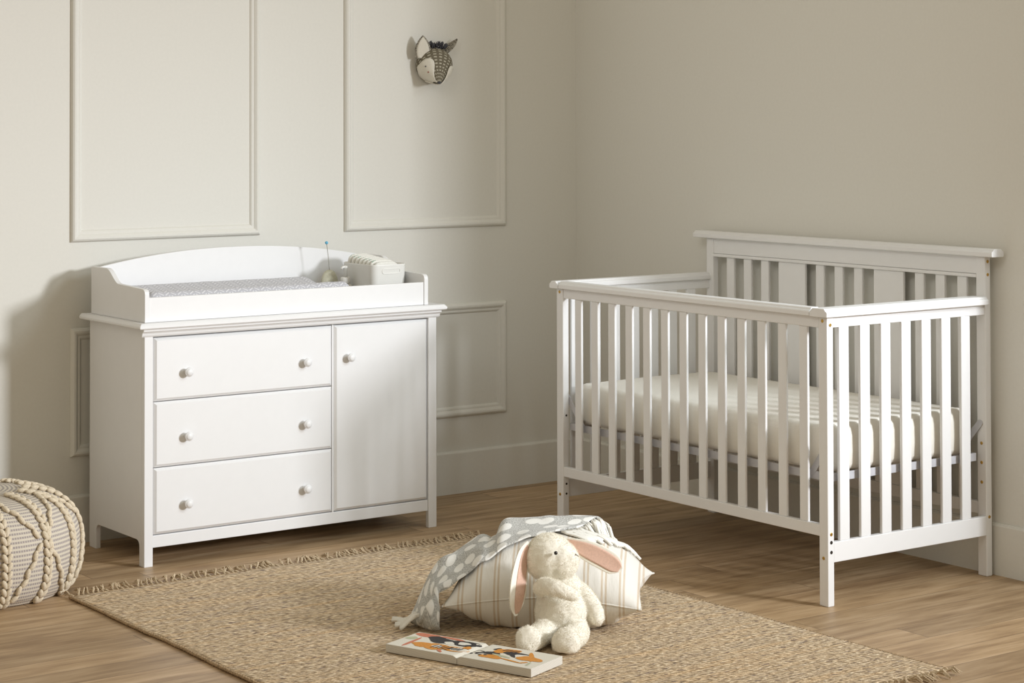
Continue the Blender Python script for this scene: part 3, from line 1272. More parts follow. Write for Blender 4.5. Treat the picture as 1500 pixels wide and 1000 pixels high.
bm = new()
uvl = bm.loops.layers.uv.new('UVMap')
NT_, NS = 96, 84
arc = [0.0]
smax = len(PROF) - 1.0001
prev = cr(PROF, 0)
for i in range(1, NS + 1):
    c = cr(PROF, smax * i / NS)
    arc.append(arc[-1] + math.hypot(c[0] - prev[0], c[1] - prev[1]))
    prev = c
g = [[bm.verts.new(pouf_pt(2 * PI * k / NT_, smax * i / NS)) for k in range(NT_)] for i in range(NS + 1)]
for i in range(NS):
    for k in range(NT_):
        l = (k + 1) % NT_
        f = bm.faces.new((g[i][k], g[i][l], g[i + 1][l], g[i + 1][k]))
        for lp, (uu, vv) in zip(f.loops, ((k, i), (k + 1, i), (k + 1, i + 1), (k, i + 1))):
            lp[uvl].uv = (uu / NT_ * 2.0, arc[vv])
bmesh.ops.remove_doubles(bm, verts=bm.verts, dist=1e-5)
obj('cover', bm, M['pouf'], po, smooth=True)


def cord(path, width=0.0082, step=0.025, double=True, name='braided_cord'):
    """path: list of (theta, s); a chain-stitched cord of plump stitches laid on the cover"""
    n = 60
    pts = [pouf_pt(*cr(path, (len(path) - 1.0001) * i / n), off=0.005) for i in range(n + 1)]
    ln = sum((pts[i + 1] - pts[i]).length for i in range(n))
    k = max(3, int(ln / step))
    bm = new()
    ctr = Vector((PC.x, PC.y, 0.12))

    def sample(d):
        acc = 0
        for i in range(n):
            l = (pts[i + 1] - pts[i]).length
            if acc + l >= d:
                return pts[i].lerp(pts[i + 1], (d - acc) / max(l, 1e-9)), (pts[i + 1] - pts[i]).normalized()
            acc += l
        return pts[-1], (pts[-1] - pts[-2]).normalized()
    for q in range(k):
        p, t = sample(ln * (q + 0.5) / k)
        nr = (p - ctr).normalized()
        nr = (nr - t * nr.dot(t)).normalized()
        sd = t.cross(nr)
        for sg in ((-1, 1) if double else (1 if q % 2 else -1,)):
            dirv = (t + sd * sg * (0.42 if double else 0.22)).normalized()
            b = nr.cross(dirv).normalized()
            rot = Matrix((dirv, b, nr)).transposed()
            c = p + sd * sg * (width * 0.85 if double else width * 0.25) + nr * 0.001
            ellipsoid(bm, c, (step * 0.68, width, width * 0.95), rot, 10, 7)
    return obj(name, bm, M['cream_cord'], po, smooth=True)


NC = 14
TOP, BOT = 11.3, 1.7
for k in range(NC):
    th = 2 * PI * k / NC + 0.10
    cord([(th + 0.05 * math.sin(3 * s_ + k), s_) for s_ in (BOT, 3.5, 5.5, 7.5, 9.2, TOP)], double=True)
for k in range(NC):
    a0, a1 = 2 * PI * k / NC + 0.10 + 0.05, 2 * PI * (k + 1) / NC + 0.10 - 0.05
    am = (a0 + a1) / 2
    if k % 2 == 0:
        cord([(a0, 2.0), (am, 4.2), (a1, 6.5)], 0.0078, 0.027, False)
        cord([(a0, 10.2), (am, 8.6), (a1, 6.9)], 0.0078, 0.027, False)
    else:
        cord([(a1, 2.0), (am, 4.2), (a0, 6.5)], 0.0078, 0.027, False)
        cord([(a1, 10.2), (am, 8.6), (a0, 6.9)], 0.0078, 0.027, False)

# ------------------------------------------------------------------ pillow
E1 = Vector((0.7606, -0.6492, 0))
E2 = Vector((0.6492, 0.7606, 0))
PL = Vector((-1.543, -1.895, 0))
prz = math.atan2(E1.y, E1.x)
PA, PB, PS, PH = 0.288, 0.215, 0.116, 0.145


def pil(u, v):
    """outline pulled in between the corners"""
    a = PA * u * (1 - 0.075 * (1 - v * v) ** 1.0 * abs(u) ** 3)
    b = PB * v * (1 - 0.085 * (1 - u * u) ** 1.0 * abs(v) ** 3)
    return a - 0.007 + 0.015 * v, b


def pil_seam(u, v):
    return PS - 0.026 * abs(u * v) ** 1.5 + 0.006 * v


def pil_top(u, v):
    k = max(0.0, (1 - abs(u) ** 2.2)) ** 1.45 * max(0.0, (1 - abs(v) ** 2.3)) ** 1.15
    seam = pil_seam(u, v)
    w = 0.0035 * math.sin(u * 26 + 2 * noise.noise(Vector((u * 3, v * 3, 1)))) * abs(v) ** 2 * (1 - v * v) * 4
    return seam + PH * k ** 0.46 + w


def pil_bot(u, v):
    k = max(0.0, (1 - abs(u) ** 2.2)) ** 1.45 * max(0.0, (1 - v * v)) ** 1.1
    seam = pil_seam(u, v)
    w = 0.004 * math.sin(u * 30 + 2) * abs(v) ** 2 * (1 - v * v) * 4
    return max(0.0125, seam - 0.150 * k ** 0.46 + w)


# inverse lookup used by the cloth lying on it
def pil_height(a, b):
    u, v = a / PA, b / PB
    for _ in range(4):
        aa, bb = pil(u, v)
        u += (a - aa) / PA
        v += (b - bb) / PB
    if abs(u) >= 1 or abs(v) >= 1:
        return None
    return pil_top(u, v)


def L2W(a, b, z):
    return PL + E1 * a + E2 * b + Vector((0, 0, z))


pw = thing('cushion', 'cream cushion with tan double stripes on the rug, rabbit leaning on it', 'cushion', PL, prz)
bm = new()
N = 48


def grid_param(i, n):
    return math.sin((i / n - 0.5) * PI)


top = {}
bot = {}
for i in range(N + 1):
    for j in range(N + 1):
        u, v = grid_param(i, N), grid_param(j, N)
        a, b = pil(u, v)
        top[i, j] = bm.verts.new((a, b, pil_top(u, v)))
        if i in (0, N) or j in (0, N):
            bot[i, j] = top[i, j]
        else:
            bot[i, j] = bm.verts.new((a, b, pil_bot(u, v)))
for i in range(N):
    for j in range(N):
        bm.faces.new((top[i, j], top[i + 1, j], top[i + 1, j + 1], top[i, j + 1]))
        bm.faces.new((bot[i, j + 1], bot[i + 1, j + 1], bot[i + 1, j], bot[i, j]))
obj('cushion_cover', bm, M['pillow'], pw, smooth=True, local=True)
bm = new()
lp = []
for (i0, j0, di, dj) in ((0, 0, 1, 0), (N, 0, 0, 1), (N, N, -1, 0), (0, N, 0, -1)):
    for q in range(N):
        u, v = grid_param(i0 + di * q, N), grid_param(j0 + dj * q, N)
        a, b = pil(u, v)
        lp.append((a, b, pil_seam(u, v)))
lp.append(lp[0])
tube(bm, lp, 0.0026, 6)
obj('piping', bm, M['pillow'], pw, smooth=True, local=True)

# ------------------------------------------------------------------ blanket
ST = [  # stations from the floor end to the hem: front, mid, mid, back   (a, b, z)
    [(-0.318, -0.195, 0.016), (-0.335, -0.205, 0.018), (-0.365, -0.185, 0.018), (-0.392, -0.130, 0.016)],
    [(-0.316, -0.228, 0.024), (-0.330, -0.242, 0.040), (-0.372, -0.215, 0.044), (-0.410, -0.140, 0.024)],
    [(-0.318, -0.222, 0.062), (-0.328, -0.218, 0.086), (-0.372, -0.172, 0.088), (-0.402, -0.080, 0.040)],
    [(-0.318, -0.205, 0.110), (-0.335, -0.170, 0.122), (-0.362, -0.100, 0.128), (-0.385, 0.010, 0.070)],
    [(-0.272, -0.180, 0.142), (-0.300, -0.110, 0.158), (-0.335, -0.020, 0.165), (-0.370, 0.100, 0.090)],
    [(-0.232, -0.152, 0.172), (-0.258, -0.070, 0.188), (-0.285, 0.040, 0.194), (-0.330, 0.180, 0.110)],
    [(-0.189, -0.139, 0.199), (-0.205, -0.050, 0.224), (-0.225, 0.070, 0.228), (-0.270, 0.220, 0.130)],
    [(-0.160, -0.128, 0.209), (-0.172, -0.040, 0.222), (-0.182, 0.070, 0.220), (-0.220, 0.240, 0.130)],
    [(-0.148, -0.122, 0.224), (-0.152, -0.040, 0.258), (-0.155, 0.080, 0.273), (-0.190, 0.250, 0.140)],
    [(-0.093, -0.088, 0.249), (-0.100, -0.010, 0.266), (-0.105, 0.090, 0.276), (-0.120, 0.265, 0.140)],
    [(-0.038, -0.070, 0.260), (-0.030, 0.010, 0.270), (-0.010, 0.110, 0.278), (0.000, 0.270, 0.140)],
    [(0.010, -0.035, 0.264), (0.050, 0.040, 0.269), (0.085, 0.120, 0.278), (0.120, 0.275, 0.130)],
    [(0.026, -0.022, 0.266), (0.085, 0.055, 0.267), (0.140, 0.120, 0.274), (0.210, 0.250, 0.110)],
]
bl = thing('blanket', 'grey knit blanket with white dots and fringe draped over the striped cushion', 'blanket', L2W(-0.1, 0.1, 0), prz)
inv_bl = bl.matrix_basis.inverted()
NS, NT2 = 110, 44
pg = []
for i in range(NS + 1):
    s = (len(ST) - 1.0001) * i / NS
    row = []
    for j in range(NT2 + 1):
        t = 3.0 * j / NT2 * 0.99999
        col_pts = [cr([st[q] for st in ST], s) for q in range(4)]
        a, b, z = cr(col_pts, t)
        tt = j / NT2
        # soft folds running along the drape on the hanging half, small slack elsewhere
        hang = max(0.0, 1 - s / 6.8) * min(1.0, s / 1.5)
        z += 0.030 * hang * max(0.0, math.sin(tt * 11 + s * 1.9)) ** 1.6 * (0.35 + 0.65 * math.sin(PI * tt))
        b += 0.006 * hang * math.cos(tt * 10 - s * 1.8) * math.sin(PI * tt)
        a += 0.007 * hang * noise.noise(Vector((s * 1.6, tt * 5, 2))) * math.sin(PI * tt)
        z += 0.008 * max(0.0, noise.noise(Vector((a * 16 + b * 6, b * 9, 3)))) * min(1.0, s / 3)
        h = pil_height(a, b)
        if h is not None:
            z = max(z, h + 0.010)
        if a > -0.322 and b < -0.15 and z < 0.125 and s < 4.2:
            a = -0.322
        z = max(z, 0.014)
        row.append((a, b, z))
    pg.append(row)
bm = new()
uvl = bm.loops.layers.uv.new('UVMap')
vg = [[bm.verts.new(inv_bl @ L2W(*p)) for p in r] for r in pg]
us = [0.0]
for i in range(NS):
    us.append(us[-1] + (Vector(pg[i + 1][NT2 // 3]) - Vector(pg[i][NT2 // 3])).length)
vs_ = [0.0]
for j in range(NT2):
    vs_.append(vs_[-1] + (Vector(pg[NS // 2][j + 1]) - Vector(pg[NS // 2][j])).length)
for i in range(NS):
    for j in range(NT2):
        f = bm.faces.new((vg[i][j], vg[i + 1][j], vg[i + 1][j + 1], vg[i][j + 1]))
        for lp_, (ii, jj) in zip(f.loops, ((i, j), (i + 1, j), (i + 1, j + 1), (i, j + 1))):
            lp_[uvl].uv = (us[ii], vs_[jj])
bmesh.ops.recalc_face_normals(bm, faces=bm.faces[:])
if sum(f.normal.z for f in bm.faces) < 0:
    bmesh.ops.reverse_faces(bm, faces=bm.faces[:])
bo_ = obj('knit_panel', bm, M['blanket'], bl, smooth=True, local=True)
md = bo_.modifiers.new('thick', 'SOLIDIFY')
md.thickness = 0.006
md.offset = 1.0
md = bo_.modifiers.new('sub', 'SUBSURF')
md.levels = 1
md.render_levels = 1
# fringe at the hem on the cushion, and the knotted tassels at the floor end
bm = new()
rnd = random.Random(11)
for q in range(46):
    tt = q / 45
    j = int(tt * NT2 * 0.86)
    p = Vector(pg[NS][j])
    p0 = Vector(pg[NS - 4][j])
    d = (p - p0)
    d.z = 0
    d = d.normalized() + Vector((0.35 + rnd.uniform(-0.45, 0.45), -0.95 + rnd.uniform(-0.45, 0.3), 0))
    d.normalize()
    ln = rnd.uniform(0.080, 0.105)
    for w in range(2):
        pts = []
        for k in range(8):
            f = k / 7
            a = p.x + d.x * ln * f + 0.006 * math.sin(f * 5 + q + w * 2)
            b = p.y + d.y * ln * f + 0.006 * math.cos(f * 4 + q * 2 + w * 3)
            h = pil_height(a, b)
            z = (h if h is not None else max(0.03, p.z - 0.08 * f)) + 0.0065 + 0.006 * max(0.0, min(1.0, (a - 0.17) / 0.05))
            if k < 2:
                z = max(z, p.z - 0.002 - 0.008 * k)
            pts.append(inv_bl @ L2W(a, b, z))
        tube(bm, pts, [0.0036, 0.0034, 0.0033, 0.0033, 0.0033, 0.0033, 0.0036, 0.0042], 6)
obj('fringe', bm, M['fringe_cream'], bl, smooth=True, local=True, label='cream yarn fringe lying on the cushion')
bm = new()
for q in range(4):
    j = int(NT2 * (0.72 + 0.07 * q))
    p = Vector(pg[9][j])
    for w in range(3):
        pts = []
        dx, dy = -0.055 - 0.012 * (q % 2), -0.010 + 0.018 * q + 0.008 * (w - 1)
        for k in range(7):
            f = k / 6
            pts.append(inv_bl @ L2W(p.x + dx * f, p.y + dy * f + 0.003 * math.sin(f * 9 + w), max(0.018, p.z + 0.012 - 0.03 * f + 0.006 * math.sin(f * 5 + q)) + 0.002 * w))
        tube(bm, pts, [0.0046, 0.0042, 0.0058, 0.004, 0.004, 0.0044, 0.0056], 6)
obj('fringe', bm, M['fringe_cream'], bl, smooth=True, local=True, label='cream tassels at the floor end')

# ------------------------------------------------------------------ plush rabbit
RB = Vector((-1.74, -2.11, 0))
RR = Vector((0.812, -0.583, 0))
RF = Vector((-0.583, -0.812, 0))


def rp(r, f, z):
    return RB + RR * r + RF * f + Vector((0, 0, z))


def rrot(yaw=0, pitch=0, roll=0):
    """local axes: x=RR, y=-RF (away), z=up; Euler turn in that frame"""
    base = Matrix((RR, -RF, Vector((0, 0, 1)))).transposed()
    from mathutils import Euler
    return base @ Euler((pitch, roll, yaw)).to_matrix()


rb = thing('plush_rabbit', 'cream plush rabbit with long pink-lined ears sitting against the striped cushion', 'stuffed rabbit', RB)


def chain(bm, pts, rads, n=14):
    """overlapping spheres along a path: fused later by the remesher"""
    for i in range(n + 1):
        t = (len(pts) - 1.0001) * i / n
        c = cr(pts, t)
        rd = cr([(r,) for r in rads], t)[0]
        ellipsoid(bm, rp(*c), (rd, rd, rd), None, 14, 9)


bm = new()
# torso: pear, leaning back
ellipsoid(bm, rp(0.055, 0.000, 0.092), (0.080, 0.072, 0.080), rrot())
ellipsoid(bm, rp(0.050, -0.010, 0.135), (0.070, 0.062, 0.072), rrot())
ellipsoid(bm, rp(0.042, -0.022, 0.175), (0.050, 0.048, 0.045), rrot())
# head, turned to the right of the picture and tipped up
ellipsoid(bm, rp(0.018, -0.012, 0.243), (0.071, 0.068, 0.070), rrot())
ellipsoid(bm, rp(0.048, 0.006, 0.240), (0.053, 0.050, 0.056), rrot())
ellipsoid(bm, rp(0.066, 0.014, 0.246), (0.035, 0.034, 0.037), rrot())
# legs and feet
chain(bm, [(0.020, 0.020, 0.055), (-0.005, 0.070, 0.050), (-0.030, 0.105, 0.040)], [0.042, 0.034, 0.031])
ellipsoid(bm, rp(-0.043, 0.122, 0.042), (0.0385, 0.026, 0.0405), rrot(0.15, -0.25))
ellipsoid(bm, rp(-0.040, 0.105, 0.038), (0.034, 0.030, 0.036), rrot())
chain(bm, [(0.085, 0.020, 0.052), (0.088, 0.075, 0.046), (0.070, 0.115, 0.042)], [0.044, 0.036, 0.033])
ellipsoid(bm, rp(0.060, 0.140, 0.041), (0.041, 0.027, 0.040), rrot(-0.30, -0.30))
ellipsoid(bm, rp(0.066, 0.122, 0.038), (0.036, 0.030, 0.036), rrot())
# arms: one across the chest under the chin, one hanging at the side
chain(bm, [(-0.008, 0.046, 0.170), (0.004, 0.082, 0.184), (0.040, 0.100, 0.181), (0.080, 0.096, 0.163)], [0.022, 0.0235, 0.023, 0.018])
chain(bm, [(0.104, -0.005, 0.150), (0.128, 0.010, 0.128), (0.146, 0.022, 0.100), (0.150, 0.028, 0.084)], [0.026, 0.025, 0.024, 0.022])
# tail-side seat so it sits on the rug
ellipsoid(bm, rp(0.055, 0.005, 0.062), (0.076, 0.066, 0.052), rrot())
for v in bm.verts:
    if v.co.z < 0.0165:
        v.co.z = 0.0165
bm.transform(Matrix.Translation(-RB))
me = bpy.data.meshes.new('tmp')
bm.to_mesh(me)
bm.free()
tmp = bpy.data.objects.new('tmp', me)
COL.objects.link(tmp)
md = tmp.modifiers.new('r', 'REMESH')
md.mode = 'VOXEL'
md.voxel_size = 0.0036
md = tmp.modifiers.new('s', 'SMOOTH')
md.iterations = 4
md.factor = 0.5
bpy.context.view_layer.update()
body_me = evaluated(tmp)
bpy.data.objects.remove(tmp)


def add_fuzz(bm, count, length, width, seed, keep=None):
    """short pile: thin bent blades rooted on the surface, in the same mesh"""
    rnd = random.Random(seed)
    bm.normal_update()
    bm.faces.ensure_lookup_table()
    faces = [f for f in bm.faces]
    areas = [f.calc_area() for f in faces]
    picks = rnd.choices(faces, weights=areas, k=count)
    data = []
    for f in picks:
        vs = [v.co for v in f.verts]
        w = [rnd.random() for _ in vs]
        s = sum(w)
        p = Vector((0, 0, 0))
        for c, q in zip(vs, w):
            p += c * (q / s)
        data.append((p, f.normal.copy(), f.material_index))
    for p, n, mi in data:
        if keep and not keep(p, n):
            continue
        t, b = frame_of(n)
        a = rnd.uniform(0, 2 * PI)
        side = t * math.cos(a) + b * math.sin(a)
        flow = noise.noise_vector(p * 18)
        d = (n + flow * 0.55 + Vector((0, 0, -0.35)) + side * 0.25).normalized()
        ln = length * rnd.uniform(0.6, 1.15)
        sd = d.cross(n)
        if sd.length < 1e-4:
            sd = side
        sd = sd.normalized() * width
        v0, v1, v2 = bm.verts.new(p - sd - n * 0.0005), bm.verts.new(p + sd - n * 0.0005), bm.verts.new(p + d * ln)
        fc = bm.faces.new((v0, v1, v2))
        fc.material_index = mi
        fc.smooth = True


bm = new()
bm.from_mesh(body_me)
for v in bm.verts:
    v.co += v.normal * 0.0022 * noise.noise(v.co * 60)
add_fuzz(bm, 60000, 0.0046, 0.00045, 5, keep=lambda p, n: p.z > 0.021)
obj('body', bm, M['fur'], rb, smooth=True, local=True)
# eye, nose stitch
bm = new()
ellipsoid(bm, rp(0.034, 0.0605, 0.272), (0.0055, 0.0050, 0.0055), None, 14, 10)
obj('eye', bm, M['eye'], rb, smooth=True)
bm = new()
tube(bm, [rp(0.090, 0.036, 0.263), rp(0.096, 0.030, 0.259), rp(0.099, 0.024, 0.254)], 0.0011, 6)
obj('nose', bm, M['dark_thread'], rb, smooth=True)


def ear(path, width, facing, thick=0.012, name='ear', span=(-0.74, 0.74)):
    """flattened lobe along a path; facing = direction of the pink side per station"""
    bm = new()
    n, seg = 30, 20
    rings = []
    inner = []
    for i in range(n + 1):
        t = (len(path) - 1.0001) * i / n
        p = rp(*cr(path, t))
        q = rp(*cr(path, min(t + 0.03, len(path) - 1.0001))) - rp(*cr(path, max(t - 0.03, 0)))
        tg = q.normalized()
        w = cr([(x,) for x in width], t)[0]
        fc = cr(facing, t)
        fdir = (RR * fc[0] + RF * fc[1] + Vector((0, 0, fc[2])))
        fdir = (fdir - tg * fdir.dot(tg)).normalized()
        sd = tg.cross(fdir)
        th = thick * (0.35 + 0.65 * min(1, w / max(width)))
        ring = []
        for k in range(seg):
            a = 2 * PI * k / seg
            cx, cy = math.cos(a) * w, math.sin(a) * th * 0.55
            if cy > 0:
                cy = cy * 0.5 - 0.35 * th * (1 - (cx / w) ** 2 if w > 0 else 0)   # cupped pink side
            ring.append(p + sd * cx + fdir * cy)
        rings.append(ring)
        if 2 <= i <= n - 2:
            row = []
            for k in range(9):
                c = span[0] + (span[1] - span[0]) * k / 8
                cy = math.sqrt(max(0, 1 - c * c)) * th * 0.55 * 0.5 - 0.35 * th * (1 - c * c) + 0.0012
                row.append(p + sd * w * c + fdir * cy)
            inner.append(row)
    loft(bm, rings)
    bmesh.ops.recalc_face_normals(bm, faces=bm.faces[:])
    fm = facing[len(facing) // 2]
    fmid = (RR * fm[0] + RF * fm[1] + Vector((0, 0, fm[2]))).normalized()
    add_fuzz(bm, 7000, 0.0040, 0.00045, 9, keep=lambda p, n: n.dot(fmid) < 0.25)
    o = obj(name, bm, M['fur'], rb, smooth=True)
    bm = new()
    vg = [[bm.verts.new(p) for p in r] for r in inner]
    low = []
    for i in range(len(inner) - 1):
        for k in range(8):
            bm.faces.new((vg[i][k], vg[i + 1][k], vg[i + 1][k + 1], vg[i][k + 1]))
    bmesh.ops.recalc_face_normals(bm, faces=bm.faces[:])
    lo = obj('ear_lining', bm, M['pink'], o, smooth=True, label='smooth pink ear lining')
    md = lo.modifiers.new('t', 'SOLIDIFY')
    md.thickness = 0.001
    return o


# hanging ear at the left, lining turned to the right
ear([(-0.040, 0.005, 0.288), (-0.056, 0.020, 0.262), (-0.066, 0.034, 0.215), (-0.072, 0.042, 0.165), (-0.077, 0.046, 0.120), (-0.079, 0.047, 0.092)],
    [0.012, 0.023, 0.031, 0.033, 0.025, 0.004],
    [(0.75, 0.6, -0.2), (0.75, 0.65, 0), (0.72, 0.70, 0), (0.70, 0.72, 0), (0.70, 0.72, 0), (0.70, 0.72, 0)], 0.016, span=(-0.80, 0.30))
# ear lying to the right on the cushion, lining to the room
ear([(0.062, -0.030, 0.285), (0.088, -0.020, 0.277), (0.128, -0.012, 0.262), (0.168, -0.008, 0.243), (0.203, -0.006, 0.222), (0.222, -0.006, 0.208)],
    [0.010, 0.020, 0.029, 0.031, 0.027, 0.006],
    [(0, 1, -0.15), (0, 1, 0.0), (-0.1, 1, 0.15), (-0.1, 1, 0.2), (-0.1, 1, 0.2), (-0.1, 1, 0.2)])

# ------------------------------------------------------------------ picture book
KA = Vector((-2.171, -1.952, 0))
KB = Vector((-1.999, -2.403, 0))
ku = (KB - KA).normalized()
kv = Vector((-ku.y, ku.x, 0))
KL, KD = (KB - KA).length, 0.158
bk = thing('picture_book', 'open children\'s board book with orange and black pictures lying on the rug', 'book', KA, math.atan2(ku.y, ku.x))


def pagez(x):
    d = abs(x - KL / 2)
    return 0.0345 - 0.006 * math.exp(-(d / 0.008) ** 2)


for half in (0, 1):
    x0 = 0.0 if half == 0 else KL / 2 + 0.0008
    x1 = KL / 2 - 0.0008 if half == 0 else KL
    bm = new()
    rings = []
    for i in range(15):
        x = x0 + (x1 - x0) * i / 14
        if half == 0:
            x = x0 + (x1 - x0) * (1 - (1 - i / 14) ** 2)
        else:
            x = x0 + (x1 - x0) * (i / 14) ** 2
        z = pagez(x)
        rings.append([(x, 0, 0.0118), (x, KD, 0.0118), (x, KD, z), (x, 0, z)])
    loft(bm, rings)
    bmesh.ops.recalc_face_normals(bm, faces=bm.faces[:])
    for f in bm.faces:
        f.material_index = 0 if f.normal.z > 0.5 else 1
    pb = obj('page_block', bm, [M['paper'], M['page_edge']], bk, local=True, bevel=0.0012)
    # printed shapes (plain blobs of animals and leaves)
    inks = [M['ink_orange'], M['ink_black'], M['ink_red'], M['ink_cream'], M['ink_green']]
    bm = new()
    rnd = random.Random(20 + half)
    lay = [0]

    def blob(cx, cy, rx, ry, mi, rot=0.0, wob=0.12):
        lay[0] += 1
        rx, ry = rx * 1.22, ry * 1.28
        n = 22
        vs = []
        ph = rnd.uniform(0, 6)
        zz = 0.0003 + 0.00004 * lay[0]
        for k in range(n):
            a = 2 * PI * k / n
            q = 1 + wob * math.sin(3 * a + ph) + wob * 0.5 * math.sin(5 * a + 2 * ph)
            px, py = rx * q * math.cos(a), ry * q * math.sin(a)
            X = cx + px * math.cos(rot) - py * math.sin(rot)
            Y = cy + px * math.sin(rot) + py * math.cos(rot)
            X = min(max(X, x0 + 0.004), x1 - 0.004)
            Y = min(max(Y, 0.004), KD - 0.004)
            vs.append(bm.verts.new((X, Y, pagez(X) + zz)))
        f = bm.faces.new(vs)
        f.material_index = mi
        if f.normal.z < 0:
            f.normal_flip()

    def stroke(x_0, y_0, x_1, y_1, w, mi):
        d = math.hypot(x_1 - x_0, y_1 - y_0)
        blob((x_0 + x_1) / 2, (y_0 + y_1) / 2, d / 2, w, mi, math.atan2(y_1 - y_0, x_1 - x_0), 0.06)
    if half == 0:
        stroke(0.01, 0.140, 0.075, 0.142, 0.016, 2)
        stroke(0.045, 0.10, 0.050, 0.015, 0.005, 2)
        stroke(0.010, 0.085, 0.035, 0.10, 0.012, 4)
        blob(0.085, 0.125, 0.020, 0.018, 1)
        blob(0.120, 0.110, 0.034, 0.020, 1)
        stroke(0.09, 0.148, 0.165, 0.142, 0.006, 2)
        blob(0.150, 0.102, 0.016, 0.012, 3)
        blob(0.088, 0.050, 0.024, 0.018, 0)
        stroke(0.100, 0.028, 0.125, 0.060, 0.006, 0)
        blob(0.140, 0.050, 0.032, 0.024, 0)
        blob(0.138, 0.055, 0.014, 0.010, 3)
        blob(0.190, 0.118, 0.036, 0.020, 1)
        blob(0.186, 0.116, 0.016, 0.011, 3)
        stroke(0.215, 0.105, 0.234, 0.128, 0.005, 1)
        blob(0.196, 0.055, 0.034, 0.018, 0)
        blob(0.218, 0.085, 0.010, 0.010, 0)
        stroke(0.160, 0.028, 0.180, 0.010, 0.004, 2)
        for q in range(5):
            stroke(0.128 + q * 0.012, 0.035, 0.132 + q * 0.012, 0.066, 0.0022, 1)
        for q in range(4):
            stroke(0.180 + q * 0.010, 0.046, 0.186 + q * 0.010, 0.066, 0.002, 1)
    else:
        blob(0.278, 0.100, 0.036, 0.030, 3, 0.1, 0.05)
        blob(0.262, 0.070, 0.022, 0.010, 1)
        blob(0.307, 0.076, 0.022, 0.014, 1)
        stroke(0.300, 0.130, 0.290, 0.112, 0.006, 1)
        blob(0.318, 0.108, 0.020, 0.016, 0)
        blob(0.340, 0.120, 0.026, 0.016, 0)
        blob(0.352, 0.102, 0.018, 0.012, 1)
        blob(0.322, 0.045, 0.030, 0.013, 0)
        stroke(0.315, 0.072, 0.370, 0.062, 0.005, 4)
        blob(0.392, 0.095, 0.030, 0.018, 1)
        blob(0.402, 0.088, 0.024, 0.016, 3)
        blob(0.425, 0.080, 0.034, 0.016, 0)
        stroke(0.400, 0.130, 0.440, 0.066, 0.006, 0)
        stroke(0.360, 0.045, 0.425, 0.032, 0.0035, 0)
        stroke(0.425, 0.032, 0.440, 0.048, 0.0035, 0)
        for q in range(4):
            blob(0.258 + q * 0.014, 0.046 + 0.006 * (q % 2), 0.004, 0.004, 1)
        for q in range(4):
            stroke(0.318 + q * 0.012, 0.112, 0.326 + q * 0.012, 0.132, 0.002, 1)
        stroke(0.455, 0.02, 0.448, 0.05, 0.0025, 4)
    obj('illustration', bm, inks, pb, local=True)

# ------------------------------------------------------------------ fox head on the wall
FC = Vector((-0.735, -0.002, 1.735))
fx = thing('wall_fox_head', 'small grey knitted fox head with white cheek hanging on the left wall', 'wall toy', FC)
tip = Vector((-0.772, -0.125, 1.640))
root_ = FC + Vector((0.004, -0.012, 0.0))
axis = (tip - root_).normalized()
side_ = axis.cross(Vector((0, 0, 1))).normalized()     # to the viewer's left/right
upv = side_.cross(axis).normalized()
if side_.x > 0:
    side_ = -side_                                      # side_ points to the picture's left
L_ = (tip - root_).length
prof = [(0.0, 0.050), (0.06, 0.0635), (0.16, 0.071), (0.28, 0.0725), (0.40, 0.066), (0.52, 0.055), (0.64, 0.042), (0.76, 0.029), (0.87, 0.018), (0.95, 0.010), (1.0, 0.003)]


def fox_pt(h, a, off=0.0):
    r = cr([(q[1],) for q in prof], 0)[0]
    # find radius by linear search on h
    for i in range(len(prof) - 1):
        if prof[i][0] <= h <= prof[i + 1][0]:
            f = (h - prof[i][0]) / (prof[i + 1][0] - prof[i][0])
            r = prof[i][1] * (1 - f) + prof[i + 1][1] * f
            break
    r += off
    p = root_ + axis * (h * L_) + (side_ * math.cos(a) * 1.02 + upv * math.sin(a) * 0.98) * r
    p.y = min(p.y, -0.001)
    return p


bm = new()
uvl = bm.loops.layers.uv.new('UVMap')
NH, NA = 30, 40
gg = [[bm.verts.new(fox_pt(i / NH, 2 * PI * k / NA)) for k in range(NA)] for i in range(NH + 1)]
for i in range(NH):
    for k in range(NA):
        l = (k + 1) % NA
        f = bm.faces.new((gg[i][k], gg[i][l], gg[i + 1][l], gg[i + 1][k]))
        for lp_, (kk, ii) in zip(f.loops, ((k, i), (k + 1, i), (k + 1, i + 1), (k, i + 1))):
            lp_[uvl].uv = (kk / NA * 0.45, ii / NH)
bm.faces.new(list(reversed(gg[0])))
bmesh.ops.recalc_face_normals(bm, faces=bm.faces[:])
obj('head', bm, M['knit'], fx, smooth=True)
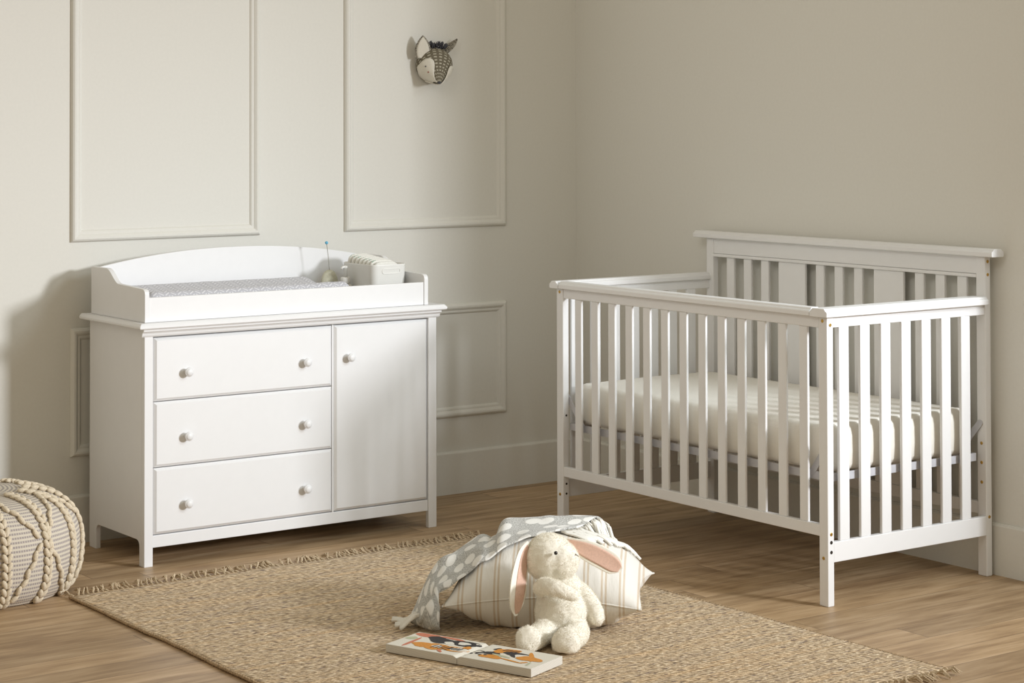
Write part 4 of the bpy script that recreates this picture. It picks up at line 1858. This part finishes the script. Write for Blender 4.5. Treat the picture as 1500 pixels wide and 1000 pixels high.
# white cheeks (the one at the picture's left faces us)
for sg in (1, -1):
    bm = new()
    rows = []
    for i in range(15):
        h = 0.36 + 0.62 * i / 14
        w = math.sin(PI * min(1, (i / 14) ** 0.55)) ** 0.6 if i not in (0,) else 0.02
        w = max(0.03, (1 - abs(2 * (i / 14) ** 0.62 - 1) ** 2.2)) if i < 14 else 0.35
        ctr_a = 0.02 if sg == 1 else PI + 0.98
        rows.append([fox_pt(h, ctr_a + (k / 10 - 0.54) * 2.75 * w, 0.0035) for k in range(11)])
    vg = [[bm.verts.new(p) for p in r] for r in rows]
    for i in range(14):
        for k in range(10):
            bm.faces.new((vg[i][k], vg[i + 1][k], vg[i + 1][k + 1], vg[i][k + 1]))
    bmesh.ops.recalc_face_normals(bm, faces=bm.faces[:])
    ck = obj('cheek', bm, M['felt'], fx, smooth=True, label='white felt cheek')
    md = ck.modifiers.new('t', 'SOLIDIFY')
    md.thickness = 0.004
    for h, da, mt in ((0.56, 0.42, M['eye']), (0.69, 0.30, M['pink_thread'])):
        bm = new()
        a = 0.02 + da * 1.3 if sg == 1 else PI + 0.98 - da * 0.6
        ellipsoid(bm, fox_pt(h, a, 0.0045), (0.0030, 0.0030, 0.0030), None, 10, 8)
        obj('eye' if mt is M['eye'] else 'stitch', bm, mt, ck, smooth=True)
bm = new()
ellipsoid(bm, tip, (0.0085, 0.007, 0.005), None, 12, 8)
obj('nose', bm, M['yarn_dark'], fx, smooth=True)


def fox_ear(base, tipp, hw, nrm):
    base, tipp, nrm = Vector(base), Vector(tipp), Vector(nrm).normalized()
    tg = (tipp - base).normalized()
    nrm = (nrm - tg * nrm.dot(tg)).normalized()
    sd = tg.cross(nrm)
    ln = (tipp - base).length
    bm = new()
    rings, inner = [], []
    n = 14
    for i in range(n + 1):
        t = i / n
        w = hw * (math.sin(PI * (0.30 + 0.70 * t)) ** 0.75) if t < 1 else 0.0015
        w = max(w, 0.0015)
        p = base + tg * ln * t
        th = 0.009 * (1 - 0.4 * t)
        rings.append([p + sd * w * math.cos(a) + nrm * (th * math.sin(a) * (0.4 if math.sin(a) > 0 else 1)) for a in [2 * PI * k / 16 for k in range(16)]])
        if t < 0.93:
            wi = max(0.002, w - 0.007)
            inner.append([p + sd * wi * c + nrm * (th * 0.4 * math.sqrt(1 - (wi * c / w) ** 2) + 0.0012) for c in (-1, -0.6, -0.2, 0.2, 0.6, 1)])
    loft(bm, rings)
    bmesh.ops.recalc_face_normals(bm, faces=bm.faces[:])
    o = obj('ear', bm, M['tweed'], fx, smooth=True)
    bm = new()
    vg = [[bm.verts.new(p) for p in r] for r in inner]
    for i in range(len(inner) - 1):
        for k in range(5):
            bm.faces.new((vg[i][k], vg[i + 1][k], vg[i + 1][k + 1], vg[i][k + 1]))
    bmesh.ops.recalc_face_normals(bm, faces=bm.faces[:])
    q = obj('ear_lining', bm, M['felt'], o, smooth=True, label='white ear lining')
    md = q.modifiers.new('t', 'SOLIDIFY')
    md.thickness = 0.001


fox_ear((-0.800, -0.050, 1.738), (-0.806, -0.060, 1.827), 0.033, (-0.35, -0.93, 0.1))
fox_ear((-0.690, -0.028, 1.760), (-0.624, -0.034, 1.816), 0.027, (0.75, 0.20, -0.60))
bm = new()
rnd = random.Random(4)
for q in range(46):
    c = Vector((-0.735 + rnd.uniform(-0.030, 0.045), -0.035 + rnd.uniform(-0.022, 0.015), 1.783 + rnd.uniform(-0.008, 0.006)))
    d = Vector((rnd.uniform(-0.6, 0.6), rnd.uniform(-0.5, 0.3), 1)).normalized()
    tube(bm, [c, c + d * 0.012, c + d * 0.021 + Vector((rnd.uniform(-0.006, 0.006), rnd.uniform(-0.006, 0.006), 0))], [0.0028, 0.0026, 0.0012], 5)
obj('tuft', bm, M['yarn_dark'], fx, smooth=True)
